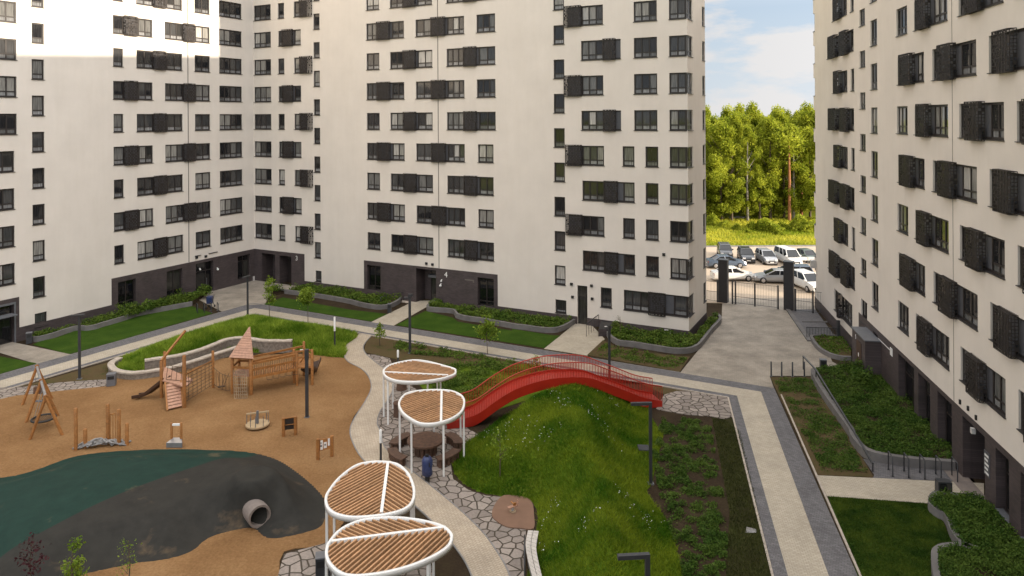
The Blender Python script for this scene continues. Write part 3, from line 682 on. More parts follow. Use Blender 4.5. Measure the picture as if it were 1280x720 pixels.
# promenade: outer grey band, pale middle, inner grey band. Three straight legs
zz=.016
def strip(name,la,lb,m,z,ends):
    e0,e1=ends
    poly=[isect(la,e0),isect(la,e1),isect(lb,e1),isect(lb,e0)];patch(name,[tuple(p) for p in poly],z,m)
A=[line((0,468.8),(310,381)),line((0,476),(310,387.5)),line((0,486),(310,394.8)),line((0,490),(310,398))]      # left leg, outer->inner
B=[line((330,381.5),(850,466.2)),line((330,387.2),(850,473.2)),line((330,394),(875,487)),line((330,396.5),(875,491.5))]
Rr=[line((968,486),(1072,720)),line((955,500),(1036,720)),line((934,540),(985,720)),line((919.5,535),(965,718))]
far=(Vector((-75,0)),Vector((-74,8)))
def seg3(k,name,m):
    a0,a1=A[k],A[k+1];b0,b1=B[k],B[k+1];r0,r1=Rr[k],Rr[k+1]
    P0,P1=isect(a0,b0),isect(a1,b1);Q0,Q1=isect(b0,r0),isect(b1,r1)
    S0,S1=along(a0,-.9),along(a1,-.9);E0,E1=along(r0,1.8),along(r1,1.8)
    patch(name,[tuple(p) for p in(S0,P0,P1,S1)],.016+.001*k,m)
    patch(name,[tuple(p) for p in(P0,Q0,Q1,P1)],.016+.001*k,m)
    patch(name,[tuple(p) for p in(Q0,E0,E1,Q1)],.016+.001*k,m)
seg3(0,'path',M['greyp']);seg3(1,'path',M['light']);seg3(2,'path',M['greyp'])
def ribbon(name,pts,w,z,m,h0=-.05):
    """thin kerb along an open world polyline"""
    b=MB();P=[Vector(p) for p in pts]
    for i in range(len(P)-1):
        d=(P[i+1]-P[i]).normalized();n=Vector((-d.y,d.x))*w/2
        a,c,e,g=P[i]+n,P[i]-n,P[i+1]-n,P[i+1]+n
        b.prism([(a.x,a.y),(c.x,c.y),(e.x,e.y),(g.x,g.y)],h0,z)
    o=b.build(name,m);o['kind']='structure';return o
ribbon('kerb',[along(A[3],-.6),isect(A[3],B[3]),isect(B[3],Rr[3]),along(Rr[3],1.6)],.09,.07,M['stone'])
ribbon('kerb',[isect(B[0],Rr[0])+Vector((.02,-1.2)),along(Rr[0],1.6)],.09,.06,M['stone'])
ribbon('kerb',[along(A[0],-.6),isect(A[0],B[0]),along(B[0],1.0)],.07,.05,M['kerb'])
# entrance paths and plazas
patch('path',GP([(-10,438),(-6,424),(19,428.5),(90,443.6),(47,455.6)]),.022,M['drive'])
cb0=Cw(-.3,-.3)
patch('plaza',[G(243,372),G(262,364),Cw(0,-.02),Cw(8.2,-.02),G(338,366),G(331,381),G(310,381.2),G(278,390)],.021,M['drive'])
patch('path',GP([(464,402.8),(492,407.2),(547,376),(519,376)]),.022,M['light'])
patch('path',GP([(680,436.2),(734,444.6),(756,424),(737,404),(720,404)]),.022,M['light'])
patch('path',GP([(1021,594.5),(1230,604.5),(1230,629),(1170,630.3),(1034,620.6)]),.022,M['light'])
patch('bike_parking',GP([(1079,574),(1093,594),(1090,598.5),(1203,602),(1193,586),(1180,584),(1100,575)]),.020,M['greyp'])
# lawns
lawn=lambda name,pts,z=.03,m='lawn':patch(name,pts,z,M[m])
lawn('lawn',GP([(-30,470),(-30,447),(0,446),(46,454.5),(0,467.5)]))
lawn('lawn',GP([(41,431)]+T(0,360,[(200,268),(280,250),(385,212),(430,214),(520,195),(700,140),(960,92),(1062,128),(630,253),(345,332)])))
lawn('lawn',GP(T(320,360,[(38,82),(135,48),(300,80),(470,110),(655,131),(578,168)])))
lawn('lawn',GP([(495,406.5),(532,389)]+T(320,360,[(985,150),(1010,170),(1280,215)])+T(640,360,[(0,205),(200,238),(242,240),(162,301)])))
lawn('planting_bed',GP(T(640,360,[(376,336),(455,262),(530,298),(800,340),(890,345),(838,421)])),.03,'weedy')
lawn('lawn',GP(T(960,540,[(300,325),(835,365),(870,440),(905,520),(1000,605),(870,605),(815,660),(820,900),(520,900)])))
lawn('planting_bed',GP([(963,472),(1019,472),(1092,597),(1021,594)]),.03,'weedy')
# sand, winding path, flagstones
sandp=GP(T(0,360,[(-200,600),(0,556),(90,534),(300,508),(540,490)])+[(147,470),(180,468),(230,455),(290,447)]+T(320,360,[(180,330),(300,338),(440,352),(520,400),(570,460),(576,500),(540,580),(490,640),(474,700)])+T(320,540,[(480,40),(530,130),(560,175),(470,400),(340,560),(140,600),(110,760)])+[(330,760),(-120,760),(-160,520)])
sandp=smooth(sandp,True,3)
patch('sand',sandp,.026,M['sand'])
wl=GP(T(320,360,[(515,232),(450,280),(438,330),(460,370),(520,402),(560,440),(576,500),(545,570),(500,640),(472,700)])+T(320,540,[(478,40),(530,135),(640,230),(760,340),(880,450),(980,560),(1050,660),(1100,780)]))
wr=GP(T(320,360,[(580,238),(540,285),(545,325),(600,375),(665,425),(694,480),(660,560),(618,625),(606,680),(620,715)])+T(320,540,[(640,72),(705,135),(850,252),(1000,375),(1130,500),(1210,610),(1260,700),(1290,800)]))
wl=smooth(wl,False,4);wr=smooth(wr,False,4)
patch('winding_path',wl+wr[::-1],.036,M['wind'])
ribbon('kerb',wl,.06,.05,M['kerb']);ribbon('kerb',wr,.06,.05,M['kerb'])
fl=GP(T(320,360,[(545,333),(600,335),(668,352),(690,400),(720,420)])+[(500,470),(560,520),(600,545),(590,560),(566,572)]+T(320,540,[(975,170),(985,235),(1060,290),(1150,320),(1290,330)])+T(640,540,[(20,320),(100,350),(110,490),(70,490),(60,800)])+[(655,760)])+wr[::-1][4:-8]
patch('flagstones',fl,.018,M['flag'])
patch('flagstones',GP([(-40,500),(0,485),(30,484),(75,478.5),(134,474.5),(134,483),(75,489),(20,495),(-40,508)]),.034,M['flag2'])
patch('flagstones',GP([(820,512),(830,494),(846,489),(880,491),(911,498),(917,521),(905,524),(890,521),(860,519)]),.034,M['flag'])
patch('flagstones',GP(T(320,540,[(140,615),(345,560),(640,560),(860,620),(900,760),(100,760)])),.040,M['flag'])
lawn('lawn',GP(T(320,360,[(780,440),(1000,385),(1190,400),(1280,385)])+[(660,455),(700,470),(690,490),(600,520),(540,500)]),.022,'mound')
# rubber pad
pad=smooth(GP(T(640,540,[(-70,345),(-40,322),(0,322),(60,330),(100,355),(110,420),(108,488),(40,486),(-30,478),(-90,440),(-100,410),(-92,380)])),True,3)
patch('rubber_pad',pad,.062,M['brown'])
# dark beds to the right of the hill
lawn('planting_bed',GP([(826,523),(890,523),(912,640),(905,760),(840,760),(853,720),(838,660),(812,610)]),.012,'soil')
lawn('thin_grass',GP([(890,523),(905,525),(917,522),(925,540),(966,720),(975,760),(905,760),(912,640)]),.014,'thin')
lawn('thin_grass',GP([(150,471),(134,474),(75,478),(28,483),(150,449),(162,443),(150,458)]),.020,'weedy')
lawn('thin_grass',GP([(460,418),(640,450),(812,481),(862,490),(830,493),(780,470),(700,450),(640,470),(560,460),(500,450),(455,440)]),.010,'weedy')
# strips of gravel against the walls
ribbon('gravel_strip',[G(1085,467),G(1229,632),G(1280,685)],.9,.03,M['conc'])
ribbon('gravel_strip',[Cw(9,-.35),Cw(21.5,-.35)],.6,.03,M['stone']);ribbon('gravel_strip',[Cw(24.5,-.35),Cw(37.8,-.35)],.6,.03,M['stone'])
# ramp yard beside the gate
patch('ramp',GP([(988,387),(1019,387),(1046,424),(1012,424)]),.028,M['greyp'])
ribbon('kerb',GP([(985,388),(1012,427)]),.35,.14,M['kerbd'])
ribbon('kerb',GP([(1003,403),(1034,403)]),.15,.10,M['kerbd'])
# car park beyond the gate
b=MB();b.prism([G(856,377.5),G(1060,385),(60,70),(75,99.5),(2,99.5),(2,70)],-.05,.006);o=b.build('car_park',M['asphalt']);o['kind']='structure'
ribbon('kerb',[(5,99.6),(75,99.6)],.4,.12,M['kerb'])
# ---- raised planters
def planter(label,kerb,inner,h=.42,th=.22,soil='soil',closed=False):
    """kerb: open world polyline of the retaining kerb; inner: closing polyline along the building"""
    c=kerb[0];r=thing('raised_planter',label,'planter',(c[0],c[1],0));P=[Vector(p) for p in kerb];b=MB();n=len(P);off=[]
    for i in range(n):
        d=((P[min(i+1,n-1)]-P[max(i-1,0)])).normalized();off.append(Vector((-d.y,d.x))*th)
    cx=sum((Vector(p) for p in inner),Vector((0,0)))/len(inner)
    if off[n//2].dot(cx-P[n//2])<0: off=[-o for o in off]
    for i in range(n-1):
        a,c2,d,e=P[i],P[i+1],P[i+1]+off[i+1],P[i]+off[i]
        b.add([(a.x,a.y,0),(c2.x,c2.y,0),(c2.x,c2.y,h),(a.x,a.y,h),(e.x,e.y,0),(d.x,d.y,0),(d.x,d.y,h),(e.x,e.y,h)],[(0,1,2,3),(5,4,7,6),(3,2,6,7)])
    for i in(0,n-1):
        a,e=P[i],P[i]+off[i];b.quad((a.x,a.y,0),(e.x,e.y,0),(e.x,e.y,h),(a.x,a.y,h))
    b.build('kerb_wall',M['kerbd'],r)
    poly=[tuple(P[i]+off[i]*.9) for i in range(n)]+[tuple(p) for p in inner]
    s=MB();s.prism(poly,0.0,h-.10);s.build('soil',M[soil],r);return poly,h-.10
def cover(name,label,cat,poly,z,n,size,hgt,m,clumps=60,cr=.55,flat=.5):
    c=scatter(poly,clumps);ch=RNG.uniform(.35,1.0,clumps)*hgt
    k=RNG.integers(0,clumps,n);p=c[k]+RNG.normal(size=(n,2))*cr*.5
    ok=inside(p,poly);p=p[ok];k=k[ok];r=np.hypot(*(p-c[k]).T)/cr
    zz=z+ch[k]*np.clip(1-.6*r*r,.1,1)*RNG.uniform(.15,1,len(p))
    V,Fc=leaves(np.column_stack([p,zz]),size,flat);o=npobj(name,npmesh(name,V,Fc,M[m]));return tag(o,label,cat,kind='stuff')
k1=smooth(GP(T(0,360,[(150,272),(200,268),(270,250),(340,226),(390,214),(430,216),(480,208),(520,195),(600,172),(700,140),(820,116),(962,90)])),False,4)
pl,z=planter('long curving concrete planter of bushes along the left block',k1,[BL.f.o+BL.f.r*t-BL.f.n*.55 for t in(-6.7,-12,-18,-24)])
cover('planter_shrubs','low green shrubs filling the long planter under the left block','shrubs',pl,z,9000,.15,.5,'leafA',100,.7)
cover('planter_shrubs','bright green bushes crowding the corner end of the long left planter','shrubs',[tuple(BL.f.o+BL.f.r*a-BL.f.n*q) for a,q in((-7.5,.8),(-7.5,2.3),(-17,2.6),(-17,.8))],z,7000,.17,1.25,'leafA',26,.8)
k2=smooth(GP(T(320,360,[(76,38),(75,22),(150,30),(300,50),(450,76),(520,94),(600,108),(660,104),(710,84),(732,62)])),False,4)
pl,z=planter('concrete planter between the corner plaza and the middle entrance path',k2,[Cw(t,-.6) for t in(20.4,16,12,9)])
cover('planter_shrubs','green ground cover filling the planter beside the corner plaza','shrubs',pl,z,11000,.16,.7,'leafA',80,.75)
k3=smooth(GP(T(320,360,[(905,76),(870,92),(852,112),(880,120),(980,128),(1000,150),(1050,164),(1150,178),(1280,203)])+T(640,360,[(60,210),(160,224),(230,222),(285,200),(322,176)])),False,4)
pl,z=planter('stepped concrete planter between the middle entrance path and the narrow glass door',k3,[Cw(t,-.6) for t in(37.6,33,28,25.3)])
cover('planter_shrubs','leafy ground cover filling the stepped planter by the narrow door','shrubs',pl,z,12000,.15,.55,'leafA',90,.75)
k4=smooth(GP(T(640,360,[(560,185),(490,212),(472,240),(520,284),(600,296),(700,312),(800,328),(880,328),(930,312),(960,282),(1000,230),(1046,178),(1040,156),(1020,148)])),False,4)
pl,z=planter('low concrete planter wrapping the open corner of the middle block',k4,[tuple(BC.f.o+BC.f.r*(TC+.5)+BC.f.n*q) for q in(6,3,-.5)]+[Cw(46,-.5),Cw(42.7,-.5)])
cover('planter_grass','tufty grass and low plants in the planter wrapping the block corner','grass',pl,z,12000,.15,.5,'leafA',90,.7)
k5=smooth(GP(T(960,360,[(225,432),(215,450),(250,520),(330,640),(400,740)])+T(960,540,[(410,50),(450,105),(500,138),(600,164),(760,184),(938,198)])),False,4)
pl,z=planter('big grassy planter with a concrete rim along the right block',k5,[G(1203,573),G(1140,505),G(1090,470),G(1080,462),G(1028,466)],.48,.3)
cover('planter_shrubs','dense low green shrubs covering the big planter along the right block','shrubs',pl,z,56000,.09,.34,'leafB',330,.5)
cover('planter_shrubs','taller bush at the far end of the big right planter','shrubs',GP([(1058,472),(1082,470),(1100,500),(1070,490)]),z,2600,.15,1.15,'leafB',12,.6)
k6=smooth(GP(T(960,360,[(340,252),(220,252),(218,275),(250,315),(300,345),(360,362),(418,366)])),False,4)
pl,z=planter('small grass planter beside the dark porch',k6,[G(1064,440),G(1053,424),G(1046,424)],.32,.22,'weedy')
cover('planter_grass','short grass in the small planter beside the porch','grass',pl,z,1800,.13,.2,'leafA',40,.5)
k7=smooth(GP([(1230,634),(1180,628.5),(1171,630),(1168,640),(1178,648)]+T(960,540,[(900,440),(925,480),(945,540),(990,600),(1050,640)])),False,4)
pl,z=planter('curved concrete planter of bushes in the near right corner',k7,[G(1400,850),G(1275,683),G(1236,640)],.42,.25)
cover('planter_shrubs','thick green bushes in the curved planter in the near right corner','shrubs',pl,z,38000,.085,.36,'leafB',170,.45)
k8=smooth(GP(T(960,540,[(1050,622),(980,604),(880,604),(830,625),(815,660),(825,760),(850,840)])),False,4)
pl,z=planter('second curved concrete planter at the bottom right edge',k8,[G(1290,850),G(1270,720),G(1240,702)],.42,.25)
cover('planter_shrubs','green bushes in the second curved planter at the bottom right edge','shrubs',pl,z,24000,.08,.40,'leafB',110,.4)
cover('bed_plants','sparse green weeds in the soil strip beside the handrail','plants',GP([(966,474),(1015,474),(1085,592),(1028,590)]),.03,13000,.085,.24,'leafB',100,.42)
cover('bed_plants','scattered small plants in the dark bed by the block corner','plants',GP(T(640,360,[(400,335),(470,275),(540,300),(800,345),(880,350),(838,412)])),.03,2600,.12,.22,'leafA',60,.4)
cover('bed_plants','green tufts growing in the brown strip beside the winding path','plants',GP([(480,426),(640,452),(720,468),(640,465),(560,448),(500,442)]),.02,3800,.14,.4,'leafA',70,.5)
cover('slope_plants','loose grass and flowers behind the pergolas','plants',GP([(520,470),(575,455),(640,458),(660,462),(600,505),(545,490)]),.02,9000,.12,.45,'leafA',110,.5)
# ---- shrub bed right of the hill
cover('shrub_bed','rows of low dark green shrubs filling the bed right of the grassy hill','shrubs',GP([(827,526),(888,526),(893,560),(905,620),(910,680),(905,745),(860,745),(845,690),(828,640),(820,600),(815,570)]),.01,27000,.085,.38,'leafB',230,.25)
# ================================================================ HILLS
def heightmesh(poly,hfun,res=.3):
    A=np.array(poly);lo,hi=A.min(0)-.3,A.max(0)+.3
    nx=int((hi[0]-lo[0])/res)+2;ny=int((hi[1]-lo[1])/res)+2
    X,Y=np.meshgrid(np.linspace(lo[0],hi[0],nx),np.linspace(lo[1],hi[1],ny));P=np.column_stack([X.ravel(),Y.ravel()])
    Z=hfun(P);i=np.arange(nx*ny).reshape(ny,nx);q=np.stack([i[:-1,:-1],i[:-1,1:],i[1:,1:],i[1:,:-1]],-1).reshape(-1,4)
    keep=(Z[q]>-.12).any(1);q=q[keep]
    return np.column_stack([P,Z]),q
def lump(P,seed,s):
    r=np.random.default_rng(seed);z=np.zeros(len(P))
    for k in range(14):
        a=r.uniform(0,2*PI);w=r.uniform(.5,2.6)*s;z+=np.sin((P[:,0]*math.cos(a)+P[:,1]*math.sin(a))*w+r.uniform(0,6.3))/ (w/s+.6)
    return z/5
hillp=smooth(GP([(566,580),(580,556),(600,543),(640,515),(690,497),(740,492),(790,500),(812,513),(806,545),(800,575),(806,612),(838,660),(853,720),(865,790),(650,800),(660,720),(672,660),(668,630),(640,622),(600,615),(575,600)]),True,4)
ridge=[np.array(p) for p in GP([(655,535),(715,522),(735,590),(752,680),(756,800)],0)]
def rdist(P):
    d=np.full(len(P),1e9)
    for a,b in zip(ridge,ridge[1:]):
        ab=b-a;t=np.clip(((P-a)@ab)/(ab@ab),0,1);d=np.minimum(d,np.hypot(*(P-(a+t[:,None]*ab)).T))
    return d
def hillh(P):
    d=bdist(P,hillp);ins=inside(P,hillp);e=np.clip(d/3.2,0,1);s=e*e*(3-2*e)
    rd=rdist(P);rg=1/(1+(rd/1.9)**2)
    z=(.75*s+1.3*s*rg)*np.clip(.75+(P[:,1]-22)/60,.7,1.0)+s*lump(P,3,1.0)*.24
    return np.where(ins,z+.02,.02-d*.4)
V,q=heightmesh(hillp,hillh,.25);me=npmesh('hill',V,q,M['mound']);me.polygons.foreach_set('use_smooth',np.ones(len(me.polygons),bool));o=npobj('hill',me);o['kind']='structure'
p=scatter(hillp,105000);z=hillh(p);V,q=blades(np.column_stack([p,z-.02]),.17,.04,1.1)
tag(npobj('hill_grass',npmesh('hill_grass',V,q,M['blade'])),'long soft grass covering the central hill','grass',kind='stuff')
cl=GP([(690,535),(700,545),(712,555),(745,553),(757,562),(768,568),(620,560),(640,570),(655,565),(665,560),(610,545),(635,553),(675,575),(660,585),(683,580),(760,540),(736,560),(690,640),(683,660),(790,650),(800,660),(808,668),(780,640),(684,690),(740,690),(730,705),(813,655),(700,510),(745,515),(770,525)])
pts=[]
for c in cl:
    n=int(RNG.integers(5,18));pts.append(np.array(c)+RNG.normal(size=(n,2))*RNG.uniform(.18,.5))
pts=np.concatenate(pts);pts=pts[inside(pts,hillp)]
V,q=leaves(np.column_stack([pts,hillh(pts)+.15]),.055,1.5);tag(npobj('wild_flowers',npmesh('wild_flowers',V,q,M['flower'])),'small white flowers scattered over the central hill','flowers',kind='stuff')
fp=GP([(806,511),(829,545),(814,607),(808,614),(796,600),(796,520)]);patch('lawn',fp,.016,M['mound']);p=scatter(fp,7000);V,q=blades(np.column_stack([p,p[:,0]*0+.014]),.12,.04,1.1)
tag(npobj('lawn_blades',npmesh('lawn_blades',V,q,M['blade'])),'flat green grass round the manhole at the right foot of the hill','grass',kind='stuff')
# low grassy slope behind the play tower
mdp=smooth(GP(T(0,360,[(590,436),(596,395),(640,345),(1000,226),(1240,162)])+T(320,360,[(10,152),(250,196),(500,232),(446,290),(436,348),(280,333),(180,312),(0,322)])+T(0,360,[(1160,315),(1000,362),(820,405),(720,425)])),True,3)
def mdh(P):
    d=bdist(P,mdp);ins=inside(P,mdp);e=np.clip(d/3.0,0,1);s=e*e*(3-2*e);return np.where(ins,s*.95+s*lump(P,5,.8)*.12+.03,.03-d*.4)
V,q=heightmesh(mdp,mdh,.35);me=npmesh('grass_bank',V,q,M['mound']);me.polygons.foreach_set('use_smooth',np.ones(len(me.polygons),bool));o=npobj('grass_bank',me);o['kind']='structure'
p=scatter(mdp,60000);V,q=blades(np.column_stack([p,mdh(p)-.03]),.36,.08,.8)
tag(npobj('bank_grass',npmesh('bank_grass',V,q,M['bladeL'])),'long bright grass on the bank behind the play tower','grass',kind='stuff')
p=scatter(GP([(890,523),(905,525),(925,540),(966,720),(905,760),(912,640)]),9000);V,q=blades(np.column_stack([p,p[:,0]*0+.01]),.10,.03,.8)
tag(npobj('thin_blades',npmesh('thin_blades',V,q,M['bladeT'])),'thin patchy grass on the dark strip beside the promenade','grass',kind='stuff')
lp=GP(T(960,540,[(300,325),(835,365),(870,440),(905,520),(1000,605),(870,605),(815,660),(820,800),(500,800)]));p=scatter(lp,40000);V,q=blades(np.column_stack([p,p[:,0]*0+.028]),.06,.03,1.2)
tag(npobj('lawn_blades',npmesh('lawn_blades',V,q,M['mown'])),'short mown grass of the near right lawn','grass',kind='stuff')
# stone terraces on the bank
def stonewall(label,pts,h,z0=0):
    r=thing('stone_wall',label,'wall',(*pts[0],0));b=MB();c=MB();P=[Vector(p) for p in smooth(pts,False,4)]
    n=len(P);off=[]
    for i in range(n):
        d=(P[min(i+1,n-1)]-P[max(i-1,0)]).normalized();off.append(Vector((-d.y,d.x))*.2)
    for i in range(n-1):
        for bb,w,za,zb in((b,.8,z0,z0+h-.1),(c,1.1,z0+h-.098,z0+h+random.uniform(0,.02))):
            a,e,f2,g=P[i]-off[i]*w,P[i+1]-off[i+1]*w,P[i+1]+off[i+1]*w,P[i]+off[i]*w
            bb.prism([(a.x,a.y),(e.x,e.y),(f2.x,f2.y),(g.x,g.y)],za,zb)
    b.build('wall',M['stonew'],r);c.build('coping',M['stone'],r)
stonewall('lower dry stone retaining wall with pale coping along the sand',GP([(150,455),(139,462),(143,470),(160,474),(180,473),(215,467),(245,458),(275,448),(297,441)]),.50)
stonewall('upper dry stone retaining wall with pale coping behind the play tower',GP([(181,466),(200,463),(225,459),(250,452),(270,444),(285,438),(305,436),(330,440),(365,440)]),.92)
# ---- rubber play hill
rbp=smooth(GP([(-70,640),(-60,600),(0,598),(40,590),(100,570),(180,563),(260,563),(310,566),(345,575),(372,592),(395,612),(406,628),(405,650),(394,662),(354,672),(332,672),(318,661),(298,662),(262,672),(238,690),(205,700),(172,704),(105,718),(85,728),(40,745),(-60,760)]),True,4)
def rbh(P):
    d=bdist(P,rbp);ins=inside(P,rbp);gp=np.exp(-((P-np.array(G(315,648)))**2).sum(1)/1.3);e=np.clip(d/(2.4-1.75*gp),0,1);s=e*e*(3-2*e)
    a=np.array(G(330,628));b_=np.array(G(120,640));g=np.exp(-((P-a)**2).sum(1)/9)+.75*np.exp(-((P-b_)**2).sum(1)/22)
    g=g+.75*np.exp(-((P-np.array(G(315,642)))**2).sum(1)/1.2)
    return np.where(ins,s*(.35+.95*np.clip(g,0,1.35))+.04,.04-d*.4)
V,q=heightmesh(rbp,rbh,.16)
m,nt,bs=nodemat('play_rubber');tc=N(nt,'ShaderNodeTexCoord');sp=N(nt,'ShaderNodeSeparateXYZ');nt.links.new(tc.outputs['Object'],sp.inputs[0])
pa,pb=Vector(G(0,708,.2)),Vector(G(252,580,.8));dd=(pb-pa).normalized();nn=Vector((-dd.y,dd.x))
mx=N(nt,'ShaderNodeMath',operation='MULTIPLY');mx.inputs[1].default_value=nn.x;my=N(nt,'ShaderNodeMath',operation='MULTIPLY');my.inputs[1].default_value=nn.y
nt.links.new(sp.outputs[0],mx.inputs[0]);nt.links.new(sp.outputs[1],my.inputs[0]);ad=N(nt,'ShaderNodeMath',operation='ADD');nt.links.new(mx.outputs[0],ad.inputs[0]);nt.links.new(my.outputs[0],ad.inputs[1])
gt=N(nt,'ShaderNodeMath',operation='GREATER_THAN');gt.inputs[1].default_value=nn.dot(pa);nt.links.new(ad.outputs[0],gt.inputs[0])
mxc=N(nt,'ShaderNodeMix',data_type='RGBA');nt.links.new(gt.outputs[0],mxc.inputs['Factor']);mxc.inputs['A'].default_value=(.029,.028,.025,1);mxc.inputs['B'].default_value=(.012,.034,.027,1)
ns=N(nt,'ShaderNodeTexNoise',Scale=.55,Detail=10,Roughness=.62);nt.links.new(tc.outputs['Object'],ns.inputs['Vector']);rs=ramp(nt,ns.outputs['Fac'],[(.60,(0,0,0)),(.82,(.55,.55,.55))])
mxd=N(nt,'ShaderNodeMix',data_type='RGBA');nt.links.new(rs.outputs[0],mxd.inputs['Factor']);nt.links.new(mxc.outputs['Result'],mxd.inputs['A']);mxd.inputs['B'].default_value=(.27,.18,.10,1)
n3=N(nt,'ShaderNodeTexNoise',Scale=1.3,Detail=9,Roughness=.7);nt.links.new(tc.outputs['Object'],n3.inputs['Vector']);r3=ramp(nt,n3.outputs['Fac'],[(.3,(.78,.78,.78)),(.7,(1.22,1.2,1.18))])
mxe=N(nt,'ShaderNodeMix',data_type='RGBA',blend_type='MULTIPLY');mxe.inputs['Factor'].default_value=1;nt.links.new(mxd.outputs['Result'],mxe.inputs['A']);nt.links.new(r3.outputs[0],mxe.inputs['B'])
nt.links.new(mxe.outputs['Result'],bs.inputs['Base Color']);bs.inputs['Roughness'].default_value=.75;bs.inputs['Specular IOR Level'].default_value=.12
n4=N(nt,'ShaderNodeTexNoise',Scale=60,Detail=2);nt.links.new(tc.outputs['Object'],n4.inputs['Vector']);bp=N(nt,'ShaderNodeBump',Strength=.25,Distance=.01);nt.links.new(n4.outputs['Fac'],bp.inputs['Height']);nt.links.new(bp.outputs[0],bs.inputs['Normal'])
me=npmesh('play_hill',V,q,m);me.polygons.foreach_set('use_smooth',np.ones(len(me.polygons),bool));o=npobj('play_hill',me)
tag(o,'smooth green and grey rubber play hill in the sand','play hill')
# tunnel pipe through the hill
pc=Vector((*G(322,657),0));pz=.52
r=thing('tunnel_pipe','round concrete tunnel mouth in the side of the rubber hill','pipe',(pc.x,pc.y,0))
b=MB();dv=Vector((.62,-.8,0)).normalized();p0=pc+dv*.30;p1=pc-dv*1.0;n=24;sx=Vector((-dv.y,dv.x,0))
def ringp(c,rad): return [c+sx*math.cos(2*PI*k/n)*rad+Vector((0,0,pz+math.sin(2*PI*k/n)*rad)) for k in range(n)]
V=ringp(p0,.40)+ringp(p0,.49)+ringp(p1,.49)+ringp(p1,.40)
b.add(V,[(k,(k+1)%n,n+(k+1)%n,n+k) for k in range(n)]+[(n+k,n+(k+1)%n,2*n+(k+1)%n,2*n+k) for k in range(n)]+[(3*n+k,3*n+(k+1)%n,(k+1)%n,k) for k in range(n)])
b.build('pipe',M['conc'],r)
b=MB();b.add(ringp(p0-dv*.9,.405),[tuple(range(n))]);b.build('dark_end',M['black'],r)
# ================================================================ PERGOLAS
def pergola(label,pts,ox,oy,sc,beam,a1,a2,posts,gap,tw=None):
    zt=2.78;out=smooth([G(x,y,zt) for x,y in T(ox,oy,pts,sc)],True,5);c=np.mean(out,0)
    r=thing('pergola',label,'pergola',(c[0],c[1],0),0,'white teardrop pergolas');A=np.array(out)
    P=[Vector(p) for p in out];n=len(P);ce=Vector(c);b=MB();ring=[]
    for i,p in enumerate(P):
        d=(P[(i+1)%n]-P[i-1]).normalized();nn=Vector((-d.y,d.x))
        if nn.dot(ce-p)<0:nn=-nn
        ring.append((p,p+nn*.105))
    V=[];
    for (po,pi) in ring:
        for q,z in((po,zt-.2),(po,zt-.02),(po+(pi-po)*.15,zt),(pi,zt),(pi,zt-.2)):V.append((q.x,q.y,z))
    Fc=[]
    for i in range(n):
        for k in range(5):
            q=(k+1)%5;Fc.append((i*5+k,((i+1)%n)*5+k,((i+1)%n)*5+q,i*5+q))
    b.add(V,Fc,True);b.build('rim',M['white'],r)
    inner=[(q.x,q.y) for _,q in ring]
    B0,B1=[Vector(G(x,y,zt)) for x,y in T(ox,oy,beam,sc)]
    b=MB();b.bar((B0.x,B0.y,zt-.07),(B1.x,B1.y,zt-.07),.12,.12);b.build('beam',M['white'],r)
    # slats: two fields either side of the beam, clipped to the rim
    bd=(B1-B0).normalized();bn=Vector((-bd.y,bd.x));b=MB()
    def field(side,ang):
        p,q=[Vector(G(x,y,zt)) for x,y in T(ox,oy,ang,sc)];d=(q-p).normalized();m=Vector((-d.y,d.x))
        for k in range(-80,80):
            o=B0+m*(k*gap);xs=[]
            for i in range(n):
                u,v=Vector(inner[i]),Vector(inner[(i+1)%n]);du,dv=(u-o).dot(m),(v-o).dot(m)
                if du*dv<0:
                    w=u+(v-u)*(du/(du-dv));xs.append((w-o).dot(d))
            if len(xs)<2:continue
            lo,hi=min(xs),max(xs)
            # clip at the beam
            s0=(o+d*lo-B0).dot(bn)*side;s1=(o+d*hi-B0).dot(bn)*side
            if s0<0 and s1<0:continue
            if s0<0: lo=lo+(hi-lo)*(-s0)/(s1-s0)
            elif s1<0: hi=lo+(hi-lo)*s0/(s0-s1)
            if hi-lo<.1:continue
            a,e=o+d*lo,o+d*hi;b.bar((a.x,a.y,zt-.10),(e.x,e.y,zt-.10),.06,.13)
    field(1,a1);field(-1,a2);b.build('slats',M['slat'],r)
    # posts under the rim
    for px,py in T(ox,oy,posts,sc):
        g=Vector(G(px,py));i=min(range(n),key=lambda i:(P[i]-g).length);q=(ring[i][0]+ring[i][1])/2
        if (P[i]-g).length<1.2: q=q
        b=MB();b.box(q.x-.045,q.x+.045,q.y-.045,q.y+.045,0,zt-.2);b.build('post',M['white'],r)
P1=[(393,135),(400,120),(430,100),(500,82),(560,76),(620,83),(700,103),(755,120),(762,132),(755,148),(700,168),(620,182),(540,187),(460,181),(415,166),(397,150)]
pergola('white teardrop pergola with wooden slats, farthest from the tables, by the gravel corner',P1,380,430,4,[(400,136),(720,152)],[(500,120),(620,140)],[(480,172),(600,146)],[(400,365),(433,400),(462,330),(520,300),(636,300),(728,290),(752,290)],.20)
P2=[(470,300),(480,270),(510,243),(570,229),(650,224),(730,228),(780,246),(803,270),(805,302),(790,336),(750,366),(700,385),(650,396),(600,397),(560,388),(515,362),(485,335)]
pergola('white teardrop pergola standing over the log picnic table',P2,380,430,4,[(688,228),(685,386)],[(520,290),(660,340)],[(700,300),(790,268)],[(488,575),(556,645),(685,650),(760,577),(795,505),(650,440)],.20)
P3=[(343,330),(355,295),(410,225),(490,165),(560,145),(640,142),(710,155),(760,195),(785,240),(797,290),(790,340),(760,375),(700,400),(600,418),(480,425),(400,410),(360,385),(345,355)]
